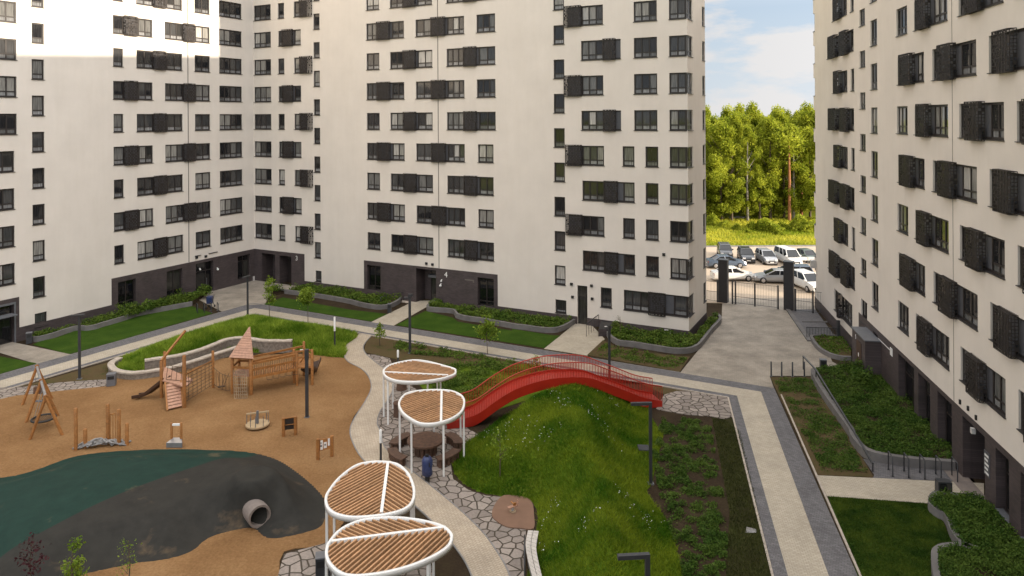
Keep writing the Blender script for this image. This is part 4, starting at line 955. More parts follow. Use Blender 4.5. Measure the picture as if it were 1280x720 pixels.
pergola('white rounded pergola beside the rubber hill, second nearest',P3,320,540,4,[(660,146),(627,397)],[(650,240),(775,318)],[(360,375),(640,225)],[(352,590),(402,700),(752,620),(780,560),(560,430)],.185)
P4=[(345,590),(360,545),(420,480),(520,435),(640,420),(740,422),(850,438),(940,465),(980,500),(985,530),(965,570),(900,615),(800,660),(680,695),(560,715),(470,718),(410,700),(365,660),(348,625)]
pergola('white teardrop pergola at the bottom edge, nearest of the four',P4,320,540,4,[(372,541),(948,470)],[(480,450),(600,500)],[(400,665),(560,535)],[(365,900),(480,980),(775,960),(812,880),(950,760),(640,700)],.185)
# ================================================================ BRIDGE
r0=Vector(G(559,537));r1=Vector(G(828,509));bd=(r1-r0);BLn=bd.length;bd/=BLn;bn=Vector((-bd.y,bd.x))
bf=Fac((r0.x,r0.y),(bd.x,bd.y))
prof=sorted([(t,z-.10) for t,z in [bf.hit(x,y) for x,y in((562,533),(597,519),(620,501),(644,486.5),(667,478.5),(690,473),(714,471.5),(738,472),(762,481),(784,489),(806,498),(827,505))]])
prof=[(0,.28)]+[(t,max(.25,z)) for t,z in prof if .5<t<BLn-.5]+[(BLn,.28)]
def deck(t):
    for (a,za),(c,zc) in zip(prof,prof[1:]):
        if t<=c: 
            u=(t-a)/max(1e-6,c-a);u=u;return za+(zc-za)*u
    return prof[-1][1]
NS=60;ts=[BLn*i/NS for i in range(NS+1)]
zs=[deck(t) for t in ts]
for _ in range(4): zs=[zs[0]]+[(zs[i-1]+2*zs[i]+zs[i+1])/4 for i in range(1,NS)]+[zs[-1]]
BW=1.5
def bp_(t,w,z): 
    q=r0+bd*t+bn*w;return (q.x,q.y,z)
rt=thing('footbridge','arched red footbridge with thin barred railings behind the hill','bridge',(r0.x,r0.y,0))
b=MB()
for i in range(NS):
    b.quad(bp_(ts[i],.06,zs[i]),bp_(ts[i+1],.06,zs[i+1]),bp_(ts[i+1],BW-.06,zs[i+1]),bp_(ts[i],BW-.06,zs[i]))
    b.quad(bp_(ts[i],BW-.06,zs[i]-.12),bp_(ts[i+1],BW-.06,zs[i+1]-.12),bp_(ts[i+1],.06,zs[i+1]-.12),bp_(ts[i],.06,zs[i]-.12))
b.build('deck',M['red'],rt)
for w0,w1 in((0,.055),(BW-.055,BW)):
    b=MB()
    for i in range(NS):
        d=.46;lo=[max(.02,zs[j]-d-.05*abs(ts[j]-BLn/2)/BLn) for j in(i,i+1)];hi=[zs[j]+.10 for j in(i,i+1)]
        V=[bp_(ts[i],w0,lo[0]),bp_(ts[i+1],w0,lo[1]),bp_(ts[i+1],w0,hi[1]),bp_(ts[i],w0,hi[0]),bp_(ts[i],w1,lo[0]),bp_(ts[i+1],w1,lo[1]),bp_(ts[i+1],w1,hi[1]),bp_(ts[i],w1,hi[0])]
        b.add(V,[(0,1,2,3),(5,4,7,6),(3,2,6,7),(1,0,4,5)])
    b.build('side_beam',M['red'],rt)
    b=MB();w=(w0+w1)/2
    nb=int(BLn/.10)
    for k in range(nb+1):
        t=BLn*k/nb;i=min(NS-1,int(t/BLn*NS));u=t/BLn*NS-i;z=zs[i]*(1-u)+zs[i+1]*u
        p=bp_(t,w,0);b.box(p[0]-.014,p[0]+.014,p[1]-.014,p[1]+.014,z+.08,z+.97)
    b.tube([bp_(t,w,z+.98) for t,z in zip(ts,zs)],.032,6)
    b.build('railing',M['redb'],rt)
# ================================================================ LAMPS, BINS, BOARDS
def height_at(px,pyb,pyt):
    x,y=G(px,pyb);return H_-(pyt-Y0_+ROLL_*(px-640))*y/F_
def lamp_post(label,base,h,head,ang=0,r=.07,group='lamp posts in the courtyard'):
    t=thing('lamp_post',label,'lamp post',(base[0],base[1],0),ang,group)
    b=MB();b.box(-r,r,-r,r,0,h);b.build('pole',M['metal'],t,local=True)
    b=MB();b.box(-.14,.14,-.14,.14,0,.06);b.build('base_plate',M['grey'],t,local=True)
    if head=='T':
        b=MB();b.box(-.55,.32,-.12,.12,h+.001,h+.08);b.build('lamp_head',M['metal'],t,local=True)
    elif head=='arm':
        b=MB();b.box(-.95,r,-r*1.1,r*1.1,h+.001,h+.13);b.build('lamp_head',M['metal'],t,local=True)
    elif head=='box':
        b=MB();b.box(-.42,-.12,-.13,.13,h-.15,h-.02);b.box(-.1,.22,-.13,.13,h+.001,h+.22);b.build('lamp_head',M['metal'],t,local=True)
    else:
        b=MB();b.box(-r*1.2,r*1.2,-r*1.2,r*1.2,h-.6,h+.02);b.build('lamp_head',M['metal'],t,local=True)
    b=MB();b.box(-.4,-.2 if head!='box' else -.38,-.06,.06,h-.012 if head!='box' else h-.17,h-.001 if head!='box' else h-.152);b.build('lens',M['ventw'],t,local=True)
lamp_post('tall grey lamp post by the promenade in front of the left lawn',G(99.5,474),height_at(99.5,474,394.5),'T',.2)
lamp_post('thin dark lamp post on the grass bank near the corner plaza',G(309.7,400),height_at(309.7,400,346),'T',1.2,.06)
lamp_post('plain dark lamp post standing in the sand beside the play tower',G(383.8,522),height_at(383.8,522,437),'none',0,.085)
lamp_post('black lamp post with twin heads near the middle entrance path',G(512.5,441.5),height_at(512.5,441.5,371),'box',0,.09)
lamp_post('slim dark lamp post rising behind the red footbridge',G(762,480),height_at(762,480,407),'none',.6,.06)
lamp_post('dark lamp post with an arm over the right foot of the grassy hill',G(813.5,605),height_at(813.5,605,506),'arm',.05)
gx=22.9;lamp_post('dark lamp post whose arm shows at the bottom edge of the hill',((806-640)/F_*gx,gx),3.95,'arm',.08)
def bollard(label,base,h):
    t=thing('bollard_light',label,'bollard light',(base[0],base[1],0),0,'white topped bollard lights')
    b=MB();b.tube([(0,0,0),(0,0,h*.58)],.06,10);b.build('post',M['metal'],t,local=True)
    b=MB();b.tube([(0,0,h*.58),(0,0,h-.03),(0,0,h)],[.075,.075,.05],10);b.build('light_tube',M['white'],t,local=True)
bollard('white topped bollard light on the grass bank by the winding path',G(418.5,438),height_at(418.5,438,396))
bollard('white topped bollard light behind the farthest pergola',G(497.5,459),height_at(497.5,459,437.5))
bollard('slim bollard light beside the winding path behind the rounded pergola',G(476,576),height_at(476,576,537))
t=thing('handrail_post','short dark rail post beside the white curved bench',"rail post",(*G(656,716),0));b=MB();b.tube([(*G(656,722),0),(*G(656,722),1.0),(*G(656,700),1.0),(*G(656,700),0)],.03,8);b.build('rail',M['metal'],t)
def bin_(label,base,w,d,h,m='metal',top=True,rz=0):
    t=thing('litter_bin',label,'bin',(base[0],base[1],0),rz);b=MB();b.box(-w/2,w/2,-d/2,d/2,.04,h);b.build('body',M[m],t,local=True)
    if top:
        b=MB();b.box(-w/2-.015,w/2+.015,-d/2-.015,d/2+.015,h+.002,h+.05);b.build('lid',M['grey'],t,local=True)
        b=MB();b.box(-w/2+.06,w/2-.06,-d/2-.012,-d/2-.002,h*.62,h-.08);b.build('opening',M['black'],t,local=True)
bin_('grey square litter bin beside the stone terrace in the sand',G(139.5,482),.52,.48,.78,'grey',True,.3)
bin_('dark litter bin at the near end of the long left planter',G(36.5,429.5),.4,.4,.85,'metal',True,PHI)
bin_('dark litter bin on the paving left of the middle entrance path',G(487,391),.34,.34,.8,'metal',True,0)
bin_('dark litter bin by the handrail at the end of the drive',G(1029,465),.42,.34,.85,'metal',True,-.2)
bin_('dark litter bin under the nearest pergola',G(404,722),.55,.45,.85,'metal',True,.2)
t=thing('litter_bin','open framed litter bin on the entrance path of the right block','bin',(*G(1179.5,623),0),-.15)
b=MB();b.box(-.3,.3,-.2,.2,.78,.84);b.box(-.3,-.24,-.2,.2,0,.78);b.box(.22,.3,-.2,.2,0,.78);b.build('frame',M['metal'],t,local=True);b=MB();b.box(-.22,.10,-.16,.16,.06,.72);b.build('liner',M['black'],t,local=True)
# blue bag wrapped bin under the pergola
t=thing('wrapped_bin','litter bin wrapped in blue plastic beside the picnic pergola','bin',(*G(534,601),0))
b=MB();b.tube([(0,0,0),(0,0,.3)],[.13,.10],12);b.build('foot',M['black'],t,local=True)
b=MB();b.tube([(0,0,.28),(.01,0,.34),(-.01,0,.6),(.01,.01,1.0),(0,0,1.16),(0,0,1.2)],[.2,.27,.25,.27,.20,.1],12);b.build('bag',M['blue'],t,local=True)
b=MB();b.box(-.08,.08,-.08,.08,1.19,1.30);b.box(.12,.16,-.29,-.25,.8,1.0);b.build('knot',M['black'],t,local=True)
# round log table with four log benches
tc_=G(532,567);t=thing('picnic_table','round dark log table under the second pergola','table',(*tc_,0))
b=MB();b.disc((0,0),.98,.66,.76,28);b.build('tabletop',M['logw'],t,local=True)
b=MB()
for k in range(14): a=2*PI*k/14;b.tube([(.5*math.cos(a),.5*math.sin(a),.0),(.5*math.cos(a),.5*math.sin(a),.66)],.11,8)
b.build('log_base',M['logw'],t,local=True)
for a,lab in((math.radians(-40),'right front'),(math.radians(215),'left front'),(math.radians(30),'right back'),(math.radians(150),'left back')):
    c=(tc_[0]+1.75*math.cos(a),tc_[1]+1.75*math.sin(a));t=thing('log_bench','dark curved log bench at the %s of the round table'%lab,'bench',(*c,0),a,'log benches round the table')
    b=MB();pts=[(1.75*math.cos(q)-1.75+rr*math.cos(q),1.75*math.sin(q)+rr*math.sin(q)) for rr,qs in((.26,np.linspace(-.42,.42,8)),(-.26,np.linspace(.42,-.42,8))) for q in qs];b.prism(pts,.40,.48,True);b.build('seat',M['logw'],t,local=True)
    b=MB()
    for q in np.linspace(-.34,.34,6):
        for rr in(-.1,.1): b.tube([((1.75+rr)*math.cos(q)-1.75,(1.75+rr)*math.sin(q),0),((1.75+rr)*math.cos(q)-1.75,(1.75+rr)*math.sin(q),.4)],.10,7)
    b.build('log_legs',M['logw'],t,local=True)
for lab,px,py in(('upright dark log stump under the farthest pergola',502,487),('dark log stump seat under the farthest pergola beside the path',499,520)):
    t=thing('log_stump',lab,'stump',(*G(px,py),0));b=MB();b.tube([(0,0,0),(0,0,.25),(0,0,.75)],[.36,.33,.34],12);b.build('log',M['logw'],t,local=True);b=MB();b.disc((0,0),.37,.751,.81,14);b.build('top',M['logw'],t,local=True)
# white curved bench
t=thing('curved_bench','curved bench of pale slats at the foot of the hill','bench',(*G(665,690),0))
bl=smooth(GP([(660,663),(657,680),(660,700),(668,730),(676,760)],.45),False,5);br=smooth(GP([(674,664),(671,685),(676,712),(684,740),(692,770)],.45),False,5)
b=MB();n=len(bl)
for i in range(n-1):
    for k in range(2):
        u0,u1=k/2,(k+.9)/2;L=lambda i,u:tuple(Vector(bl[i]).lerp(Vector(br[i]),u));a,c,d,e=L(i,u0),L(i,u1),tuple(Vector(L(i+1,u1))*.93+Vector(L(i,u1))*.07),tuple(Vector(L(i+1,u0))*.93+Vector(L(i,u0))*.07);b.prism([a,c,d,e],.41,.46,True)
b.build('seat',M['benchw'],t)
b=MB();b.prism([tuple(Vector(p).lerp(Vector(q),.12)) for p,q in zip(bl,br)]+[tuple(Vector(p).lerp(Vector(q),.88)) for p,q in zip(bl,br)][::-1],0,.405);b.build('base',M['kerb'],t)
# spring rocker on the rubber pad
t=thing('spring_rocker','small spring rocker toy on the brown rubber pad','rocker',(*G(641,641),.06),.5);t.scale=(.55,.55,.6)
b=MB();b.disc((0,0),.28,0,.05,18);b.build('base',M['paler'],t,local=True)
b=MB();b.tube([(.1*math.cos(a),.1*math.sin(a),.05+.3*a/(6*PI)) for a in np.linspace(0,6*PI,60)],.022,6);b.build('spring',M['rim'],t,local=True)
b=MB();b.prism([(-.45,-.11),(-.2,-.16),(.2,-.14),(.5,-.07),(.5,.07),(.2,.14),(-.2,.16),(-.45,.11)],.37,.42,True);b.box(.25,.31,-.1,.1,.42,.85,Matrix.Rotation(.25,4,'Y'));b.build('seat',M['woodl'],t,local=True)
b=MB();b.box(-.1,.0,-.22,.22,.66,.70);b.box(.05,.3,-.05,.05,.42,.62);b.build('handle',M['wood'],t,local=True)
# manhole in the hill foot, boulder of soil round the sapling, scrap in the grass
gm=G(804.5,562.5);hz0=[max(0,float(hillh(np.array([[gm[0]+a,gm[1]+c]]))[0])) for a,c in((0,0),(.4,0),(-.4,0),(0,.4),(0,-.4))]
t=thing('manhole_ring','round stone manhole cover in the grass beside the lamp arm','manhole',(*gm,hz0[0]-.03));t.rotation_euler=(math.atan((hz0[3]-hz0[4])/.8),-math.atan((hz0[1]-hz0[2])/.8),0)
b=MB();b.disc((0,0),.42,-.3,.05,24);b.build('cover',M['kerb'],t,local=True);b=MB()
for k in range(5):b.box(-.3,.3,-.26+k*.12,-.21+k*.12,.101,.185)
b.build('grate',M['panel'],t,local=True)
b=MB();b.add([(-.25,-.15,.02),(.2,-.2,.05),(.28,.12,.03),(-.1,.2,.08),(-.02,0,.14)],[(0,1,4),(1,2,4),(2,3,4),(3,0,4)]);o=b.build('scrap',M['plastic'],loc=(*G(938,664),0));tag(o,'crumpled pale scrap lying in the thin grass by the promenade','litter')
# ---- bike hoops
def hoops(label,a,c,n,h,depth,dirv,group):
    for k in range(n):
        p=Vector(a).lerp(Vector(c),k/(max(1,n-1)));t=thing('bike_hoop',label[k],'bike rack',(p.x,p.y,0),0,group)
        d=Vector(dirv)*depth;b=MB();b.tube([(0,0,0),(0,0,h*.97),(d.x*.05,d.y*.05,h),(d.x*.95,d.y*.95,h),(d.x,d.y,h*.97),(d.x,d.y,0)],.03,8);b.build('hoop',M['metal'],t,local=True)
        b=MB()
        for q in((0,0),(d.x,d.y)): b.disc(q,.07,0,.02,12)
        b.build('feet',M['grey'],t,local=True)
a=G(1116,596);c=G(1197,603.5);back=(Vector(G(1110.5,587.5))-Vector(a));dep=back.length;back.normalize()
hoops(['leftmost black bike hoop by the rim of the big right planter','second black bike hoop from the left by the big right planter','middle black bike hoop of five by the big right planter','second black bike hoop from the right block entrance','black bike hoop closest to the right block entrance'],a,c,5,.95,max(.7,dep),back,'black bike hoops by the right block')
a=G(247,392);c=G(273,390.5)
hoops(['left dark bike hoop at the corner end of the left lawn','second dark bike hoop at the corner end of the left lawn','third dark bike hoop at the corner end of the left lawn','right dark bike hoop beside the corner plaza'],a,c,4,.8,.75,(-.5,.86),'dark bike hoops by the corner plaza')
t=thing('pushchair','dark blue folded pushchair parked at the corner plaza bike hoops','pushchair',(*G(263,385),0))
b=MB();b.box(-.25,.25,-.2,.2,.5,1.15,Matrix.Rotation(.15,4,'X'));b.build('seat',M['blue'],t,local=True);b=MB()
for x in(-.24,.24): b.bar((x,-.35,.12),(x,.3,1.2),.035);b.bar((x,.35,.12),(x,-.2,.9),.035)
b.build('frame',M['metal'],t,local=True)
for x in(-.26,.26):
    for y in(-.36,.36): b=MB();b.tube([(x-.03,y,.12),(x+.03,y,.12)],.12,12);b.build('wheel',M['tyre'],t,local=True)
a,c=G(476,382),G(499,377)
hoops(['left dark hoop rail by the middle entrance path','right dark hoop rail by the middle entrance path'],a,c,2,.8,.8,(.5,.86),'hoop rails by the middle entrance')
for i,(px,py) in enumerate([(964,470),(977.2,470.3),(990.7,470.6),(1005.5,470.2)]):
    t=thing('bollard',['leftmost slim dark bollard at the end of the drive','second slim dark bollard from the left across the drive','third slim dark bollard from the left across the drive','slim dark bollard beside the sloping handrail'][i],'bollard',(*G(px,py),0),0,'slim bollards across the drive');b=MB();b.tube([(0,0,.02),(0,0,.98),(0,0,1.0)],[.05,.05,.02],10);b.build('post',M['metal'],t,local=True);b=MB();b.disc((0,0),.09,0,.02,12);b.build('foot',M['grey'],t,local=True)
# sloping handrail beside the big planter
t=thing('handrail','long dark handrail running along the rim of the big right planter','handrail',(*G(1018,472),0))
h0=.95;P_=[(*G(1004,462),h0),(*G(1020,480),h0),(*G(1040,509),.7),(*G(1066,549),.55),(*G(1091,590),.42)]
b=MB()
for p,q in zip(P_,P_[1:]): b.bar(p,q,.09,.07)
b.build('rail',M['metal'],t)
for p in P_[0::1]: b=MB();b.bar((p[0],p[1],0),(p[0],p[1],p[2]-.036),.05);b.build('post',M['metal'],t)
# railing and stair pit at the narrow door
t=thing('stair_railing','black railing beside the narrow glass door','railing',(*G(733,421),0))
q0,q1=Vector(G(733,421)),Vector(G(748,409));b=MB();b.bar((q0.x,q0.y,1.05),(q1.x,q1.y,1.05),.05);b.build('top_rail',M['metal'],t);b=MB()
for k in range(6): p=q0.lerp(q1,k/5);b.bar((p.x,p.y,0),(p.x,p.y,1.03),.035)
b.build('bars',M['metal'],t)
t=thing('cellar_stair','boxed cellar stair beside the black railing, shaded pit painted as a black top','stair',(*G(755,415),0));q=GP([(748,421),(764,420),(768,409),(752,407)]);b=MB();b.prism(q,0,.55);b.build('wall',M['clad'],t);b=MB();b.prism([tuple(Vector(p)*.94+Vector(G(757,414.5))*.06) for p in q],.551,.58);b.build('lid',M['black'],t)  # black top sheet stands in for the shade down in the stair pit
# railings along the ramp yard
t=thing('ramp_railing','dark low railing across the ramp yard beside the drive','railing',(*G(1010,421),0));b=MB()
q0,q1=Vector(G(1008,423)),Vector(G(1048,424))
for k in range(22): p=q0.lerp(q1,k/21);b.bar((p.x,p.y,.1),(p.x,p.y,.9),.03)
for z in(.1,.9): b.bar((q0.x,q0.y,z),(q1.x,q1.y,z),.05)
b.build('bars',M['metal'],t);b=MB();b.bar((q1.x,q1.y,0),(q1.x,q1.y,1.5),.22);b.build('post',M['metal'],t)
# ================================================================ GATE
gl_,gr_=Vector(G(903.5,378.5)),Vector(G(985.5,388));gd=(gr_-gl_).normalized();gn=Vector((-gd.y,gd.x));ga=math.atan2(gd.y,gd.x)
def pillar(label,c,h):
    t=thing('gate_pillar',label,'pillar',(c.x,c.y,0),ga,'dark gate pillars');b=MB();b.box(-.42,.42,-.35,.35,0,h);b.build('shaft',M['pillar'],t,local=True);b=MB();b.box(-.46,.46,-.39,.39,h+.001,h+.12);b.build('cap',M['metal'],t,local=True)
pillar('tall dark gate pillar beside the middle block',gl_+gn*.35,4.0);pillar('tall dark gate pillar beside the right block',gr_+gn*.35,4.35)
def barfence(name,label,cat,p,q,h,step,rails=(.15,),posts=(0,1)):
    t=thing(name,label,cat,(p.x,p.y,0));b=MB();L=(q-p).length;n=int(L/step)
    for k in range(1,n): c=p.lerp(q,k/n);b.bar((c.x,c.y,rails[0]),(c.x,c.y,h-.05),.013)
    for z in list(rails)+[h-.05]: b.bar((p.x,p.y,z),(q.x,q.y,z),.032)
    b.build('bars',M['metal'],t)
    for k in posts: c=p.lerp(q,k);b=MB();b.bar((c.x,c.y,0),(c.x,c.y,h+.05),.12);b.build('post',M['metal'],t)
g1,g2=gl_+gd*.9,gr_-gd*.9
barfence('gate','wide barred metal gate between the dark pillars','gate',g1,g2,2.15,.14,(.15,.75),(0,.07,.5,1))
barfence('side_gate','narrow barred side gate between the right pillar and the right block','gate',gr_+gd*.6,gr_+gd*2.1,2.0,.13,(.12,1.0),(0,1))
barfence('fence','barred fence between the left gate pillar and the middle block','fence',gl_-gd*.5,gl_-gd*3.6,2.0,.13,(.12,1.0),(0,1))
barfence('fence','low barred fence at the foot of the right block beside the gate','fence',gr_+gd*2.2,gr_+gd*3.4,2.0,.13,(.12,1.0),(1,))
# ================================================================ CARS
def car(label,px,py,rz,kind,paint,dx=0):
    L,W,Hh={'suv':(4.6,1.88,1.72),'sedan':(4.6,1.80,1.46),'van':(4.9,1.95,2.05),'hatch':(4.1,1.75,1.55)}[kind]
    x,y=G(px,py);t=thing('parked_car',label,'car',(x,y,.006),rz,'cars in the car park');q=.9 if py<331 else 1;t.scale=(q,q,q);hl=L/2;hw=W/2
    # stations along x (front +x): (x, belt height, half width factor)
    hood={'suv':1.05,'sedan':.92,'van':1.12,'hatch':.95}[kind];boot={'suv':1.12,'sedan':1.0,'van':1.3,'hatch':1.02}[kind]
    st=[(-hl,boot*.72,.82),(-hl*.97,boot*.95,.90),(-hl*.80,boot,.97),(-hl*.3,boot*.97,1),(hl*.25,hood*1.03,1),(hl*.60,hood*.97,.98),(hl*.86,hood*.86,.93),(hl*.97,hood*.70,.85),(hl,hood*.52,.78)]
    b=MB();n=8;V=[]
    for sx,zb,wf in st:
        w=hw*wf
        for yy,zz in((-w*.86,.24),(-w,.42),(-w*1.0,zb*.72),(-w*.92,zb),(w*.92,zb),(w,zb*.72),(w,.42),(w*.86,.24)): V.append((sx,yy,zz))
    Fc=[]
    for i in range(len(st)-1):
        for k in range(n): q=(k+1)%n;Fc.append((i*n+k,i*n+q,(i+1)*n+q,(i+1)*n+k))
    Fc+=[tuple(range(n)),tuple(reversed(range((len(st)-1)*n,len(st)*n)))];b.add(V,Fc)
    # roof and pillars
    cab={'suv':((-.92,.55),(-.80,.10)),'sedan':((-.72,.50),(-.38,.10)),'van':((-.95,.66),(-.93,.35)),'hatch':((-.88,.52),(-.66,.12))}[kind]
    (a0,a1),(c0,c1)=cab;zb=(hood+boot)/2-.03;wt=hw*.72;wb=hw*.91
    rf=MB();
    R=[(c0*hl,zr,ww) for zr,ww in((Hh-.07,wt),)]
    rp=[(c0*hl-.05,-wt,Hh-.08),(c1*hl+.06,-wt,Hh-.08),(c1*hl+.06,wt,Hh-.08),(c0*hl-.05,wt,Hh-.08),(c0*hl+.15,-wt*.86,Hh),(c1*hl-.15,-wt*.86,Hh),(c1*hl-.15,wt*.86,Hh),(c0*hl+.15,wt*.86,Hh)]
    b.add(rp,[(3,2,1,0),(4,5,6,7),(0,1,5,4),(1,2,6,5),(2,3,7,6),(3,0,4,7)])
    cor=lambda sx,s,top:(c0*hl if sx==0 else c1*hl,s*wt,Hh-.07) if top else (a0*hl if sx==0 else a1*hl,s*wb,zb)
    for s in(-1,1):
        for sx in(0,1): b.bar(cor(sx,s,False),cor(sx,s,True),.09)
        for u in((.5,) if kind!='van' else(.4,.7)):
            lo=Vector(cor(0,s,False)).lerp(Vector(cor(1,s,False)),u);hi=Vector(cor(0,s,True)).lerp(Vector(cor(1,s,True)),u);b.bar(lo,hi,.08)
        b.box(a1*hl-.25,a1*hl-.05,s*(hw+.02)-.09,s*(hw+.02)+.09,zb+.02,zb+.17)
    b.build('body',M[paint],t,local=True)
    g=MB();q=[cor(0,-1,0),cor(1,-1,0),cor(1,1,0),cor(0,1,0),cor(0,-1,1),cor(1,-1,1),cor(1,1,1),cor(0,1,1)]
    q=[(x*.985,y*.985,z) for x,y,z in q];g.add(q,[(0,1,5,4),(1,2,6,5),(2,3,7,6),(3,0,4,7)]);g.build('windows',M['carglass'],t,local=True)
    wr=.34 if kind!='van' else .36
    for sx in(-.62,.62):
        for s in(-1,1):
            w=MB();w.tube([(sx*hl,s*(hw-.2),wr),(sx*hl,s*(hw-.02),wr),(sx*hl,s*(hw+.015),wr)],[wr,wr,wr*.9],18);o=w.build('wheel',M['tyre'],t,local=True)
            w=MB();w.tube([(sx*hl,s*(hw+.0),wr),(sx*hl,s*(hw+.03),wr)],[wr*.66,wr*.55],10);w.build('rim',M['rim'],o,local=True)
    for s in(-1,1):
        w=MB();w.box(hl*.925,hl*.985,s*hw*.62-.19,s*hw*.62+.19,hood*.62,hood*.80);w.build('headlight',M['lamp'],t,local=True)
        w=MB();w.box(-hl*.99,-hl*.95,s*hw*.70-.14,s*hw*.70+.14,boot*.62,boot*.86);w.build('tail_light',M['red'],t,local=True)
    w=MB();w.box(hl*.98,hl*1.005,-.45,.45,.38,hood*.58);w.build('grille',M['black'],t,local=True)
    w=MB();w.box(hl*1.001,hl*1.012,-.26,.26,.40,.50);w.box(-hl*1.008,-hl*.995,-.26,.26,.55,.66);w.build('number_plate',M['whitem'],t,local=True)
fr=-PI/2+.1
car('dark grey off-road car with bright windscreen, leftmost of the back row',906,320,fr-.28,'suv','paint_grey')
car('grey hatchback second from the left in the back row',932.5,326,fr-.25,'suv','paint_black')
car('silver blue car third from the left in the back row',958,328,fr-.12,'suv','paint_silver')
car('white van facing the gate in the back row',985,329,fr,'van','paint_white')
car('dark green car at the right end of the back row',1009,326,fr,'hatch','paint_green')
car('dark grey saloon parked side on behind the left gate pillar',907,334,.02,'sedan','paint_blue')
car('white saloon parked side on just beyond the gate',916,350,.02,'sedan','paint_white')
car('silver saloon half hidden behind the right gate pillar',970,353,PI-.18,'sedan','paint_silver')
car('blue estate car behind the right gate pillar',989,350.5,PI-.15,'suv','paint_blue')
car('white off-road car beside the corner of the right block',1009.5,361,fr+.05,'suv','paint_white')
t=thing('road_barrier','low white barrier boards at the edge of the car park','barrier',(*G(1009,331),0))
b=MB();q=Vector(G(1000,331));w=Vector(G(1020,331.5));b.bar((q.x,q.y,.75),(w.x,w.y,.75),.08,.4);b.build('board',M['whitem'],t)
for k in(0,.5,1): p=q.lerp(w,k);b=MB();b.bar((p.x,p.y,0),(p.x,p.y,.95),.08);b.build('post',M['grey'],t)
# ================================================================ PLAY THINGS
def wpost(parent,p,h,r=.085,name='post',m='wood',top=True):
    b=MB();b.tube([(p[0],p[1],0),(p[0],p[1],h-.03),(p[0],p[1],h)],[r,r,r*.75],10);return b.build(name,M[m],parent)
def V3(p,z): return Vector((p[0],p[1],z))
# double bay A-frame swing
c=G(52,525);t=thing('swing','wooden A-frame swing with a basket seat in the sand','swing',(*c,0))
a0,a1=V3(G(46.5,503),2.25),V3(G(57.5,546.5),2.25);mid=a0.lerp(a1,.5)
b=MB();b.tube([a0,a1],.075,10);b.build('top_beam',M['plastic'],t)
for f0,ap in((G(27.7,506.7),a0),(G(65,498.5),a0),(G(32.3,528.5),mid),(G(37,550),a1),(G(78,544),a1),(G(73,520),mid)):
    b=MB();q=Vector((f0[0],f0[1],0));b.tube([q,ap+(ap-q).normalized()*.12],.085,10);b.build('leg',M['wood'],t)
sc_=mid.lerp(a1,.5);sc_.z=.55
b=MB();pts=[(sc_.x+.6*math.cos(q),sc_.y+.6*math.sin(q),.55) for q in np.linspace(0,2*PI,29)];b.tube(pts,.06,8,False);b.build('basket_rim',M['black'],t)
b=MB()
for k in range(-5,6):
    w=math.sqrt(max(0,.36-(k*.11)**2));b.tube([(sc_.x+k*.11,sc_.y-w,.55),(sc_.x+k*.11,sc_.y,.44+abs(k)*.012),(sc_.x+k*.11,sc_.y+w,.55)],.014,5);b.tube([(sc_.x-w,sc_.y+k*.11,.55),(sc_.x,sc_.y+k*.11,.44+abs(k)*.012),(sc_.x+w,sc_.y+k*.11,.55)],.014,5)
b.build('basket_net',M['rope'],t)
b=MB();dv=(a1-a0).normalized()
for s in(-.35,.35):
    for e in(-1,1): 
        hp=sc_+dv*s*1.4+Vector((dv.y,-dv.x,0))*.0;hp.z=2.2;b.tube([hp,(sc_.x+dv.x*s*1.2+dv.y*e*.42,sc_.y+dv.y*s*1.2-dv.x*e*.42,.57)],.016,5)
b.build('chains',M['plastic'],t)
s2=a0.lerp(mid,.5);b=MB();b.box(s2.x-.22,s2.x+.22,s2.y-.1,s2.y+.1,.55,.60);b.build('seat',M['grey'],t);b=MB()
for e in(-.2,.2): b.tube([(s2.x+e,s2.y,2.2),(s2.x+e,s2.y,.6)],.012,5)
b.build('chains',M['rope'],t)
b=MB();b.box(s2.x-.28,s2.x+.2,s2.y-.12,s2.y+.12,1.05,1.45);b.build('wrapped_seat',M['logw'],t)
# balance posts with rolled net
t=thing('balance_course','group of upright wooden posts with a rolled rope net at their feet','climbing frame',(*G(127,560),0))
for px,pb,pt in((94.8,563,510),(106.6,560,536),(134.8,553,505),(148.7,557,511.5),(158.6,557,529)):
    wpost(t,G(px,pb),height_at(px,pb,pt),.10)
a,c=G(138,553),G(144.5,553);b=MB()
for k in range(3): p=Vector(a).lerp(Vector(c),k/2);b.tube([(p.x,p.y,0),(p.x,p.y,1.55)],.018,6)
b.bar((a[0],a[1],1.55),(c[0],c[1],1.6),.06);b.build('rope_ladder',M['wood'],t)
b=MB()
for k in range(9):
    q0=Vector(G(95+RNG.uniform(0,6),560.5+RNG.uniform(-1,1)));q1=Vector(G(157+RNG.uniform(-8,2),556+RNG.uniform(-2,2)))
    pts=[]
    for u in np.linspace(0,1,14): p=q0.lerp(q1,u);pts.append((p.x+RNG.normal()*.08,p.y+RNG.normal()*.14,.06+.34*abs(math.sin(u*PI))*RNG.uniform(.3,1)))
    b.tube(pts,RNG.uniform(.03,.07),6)
b.build('rolled_net',M['plastic'],t)
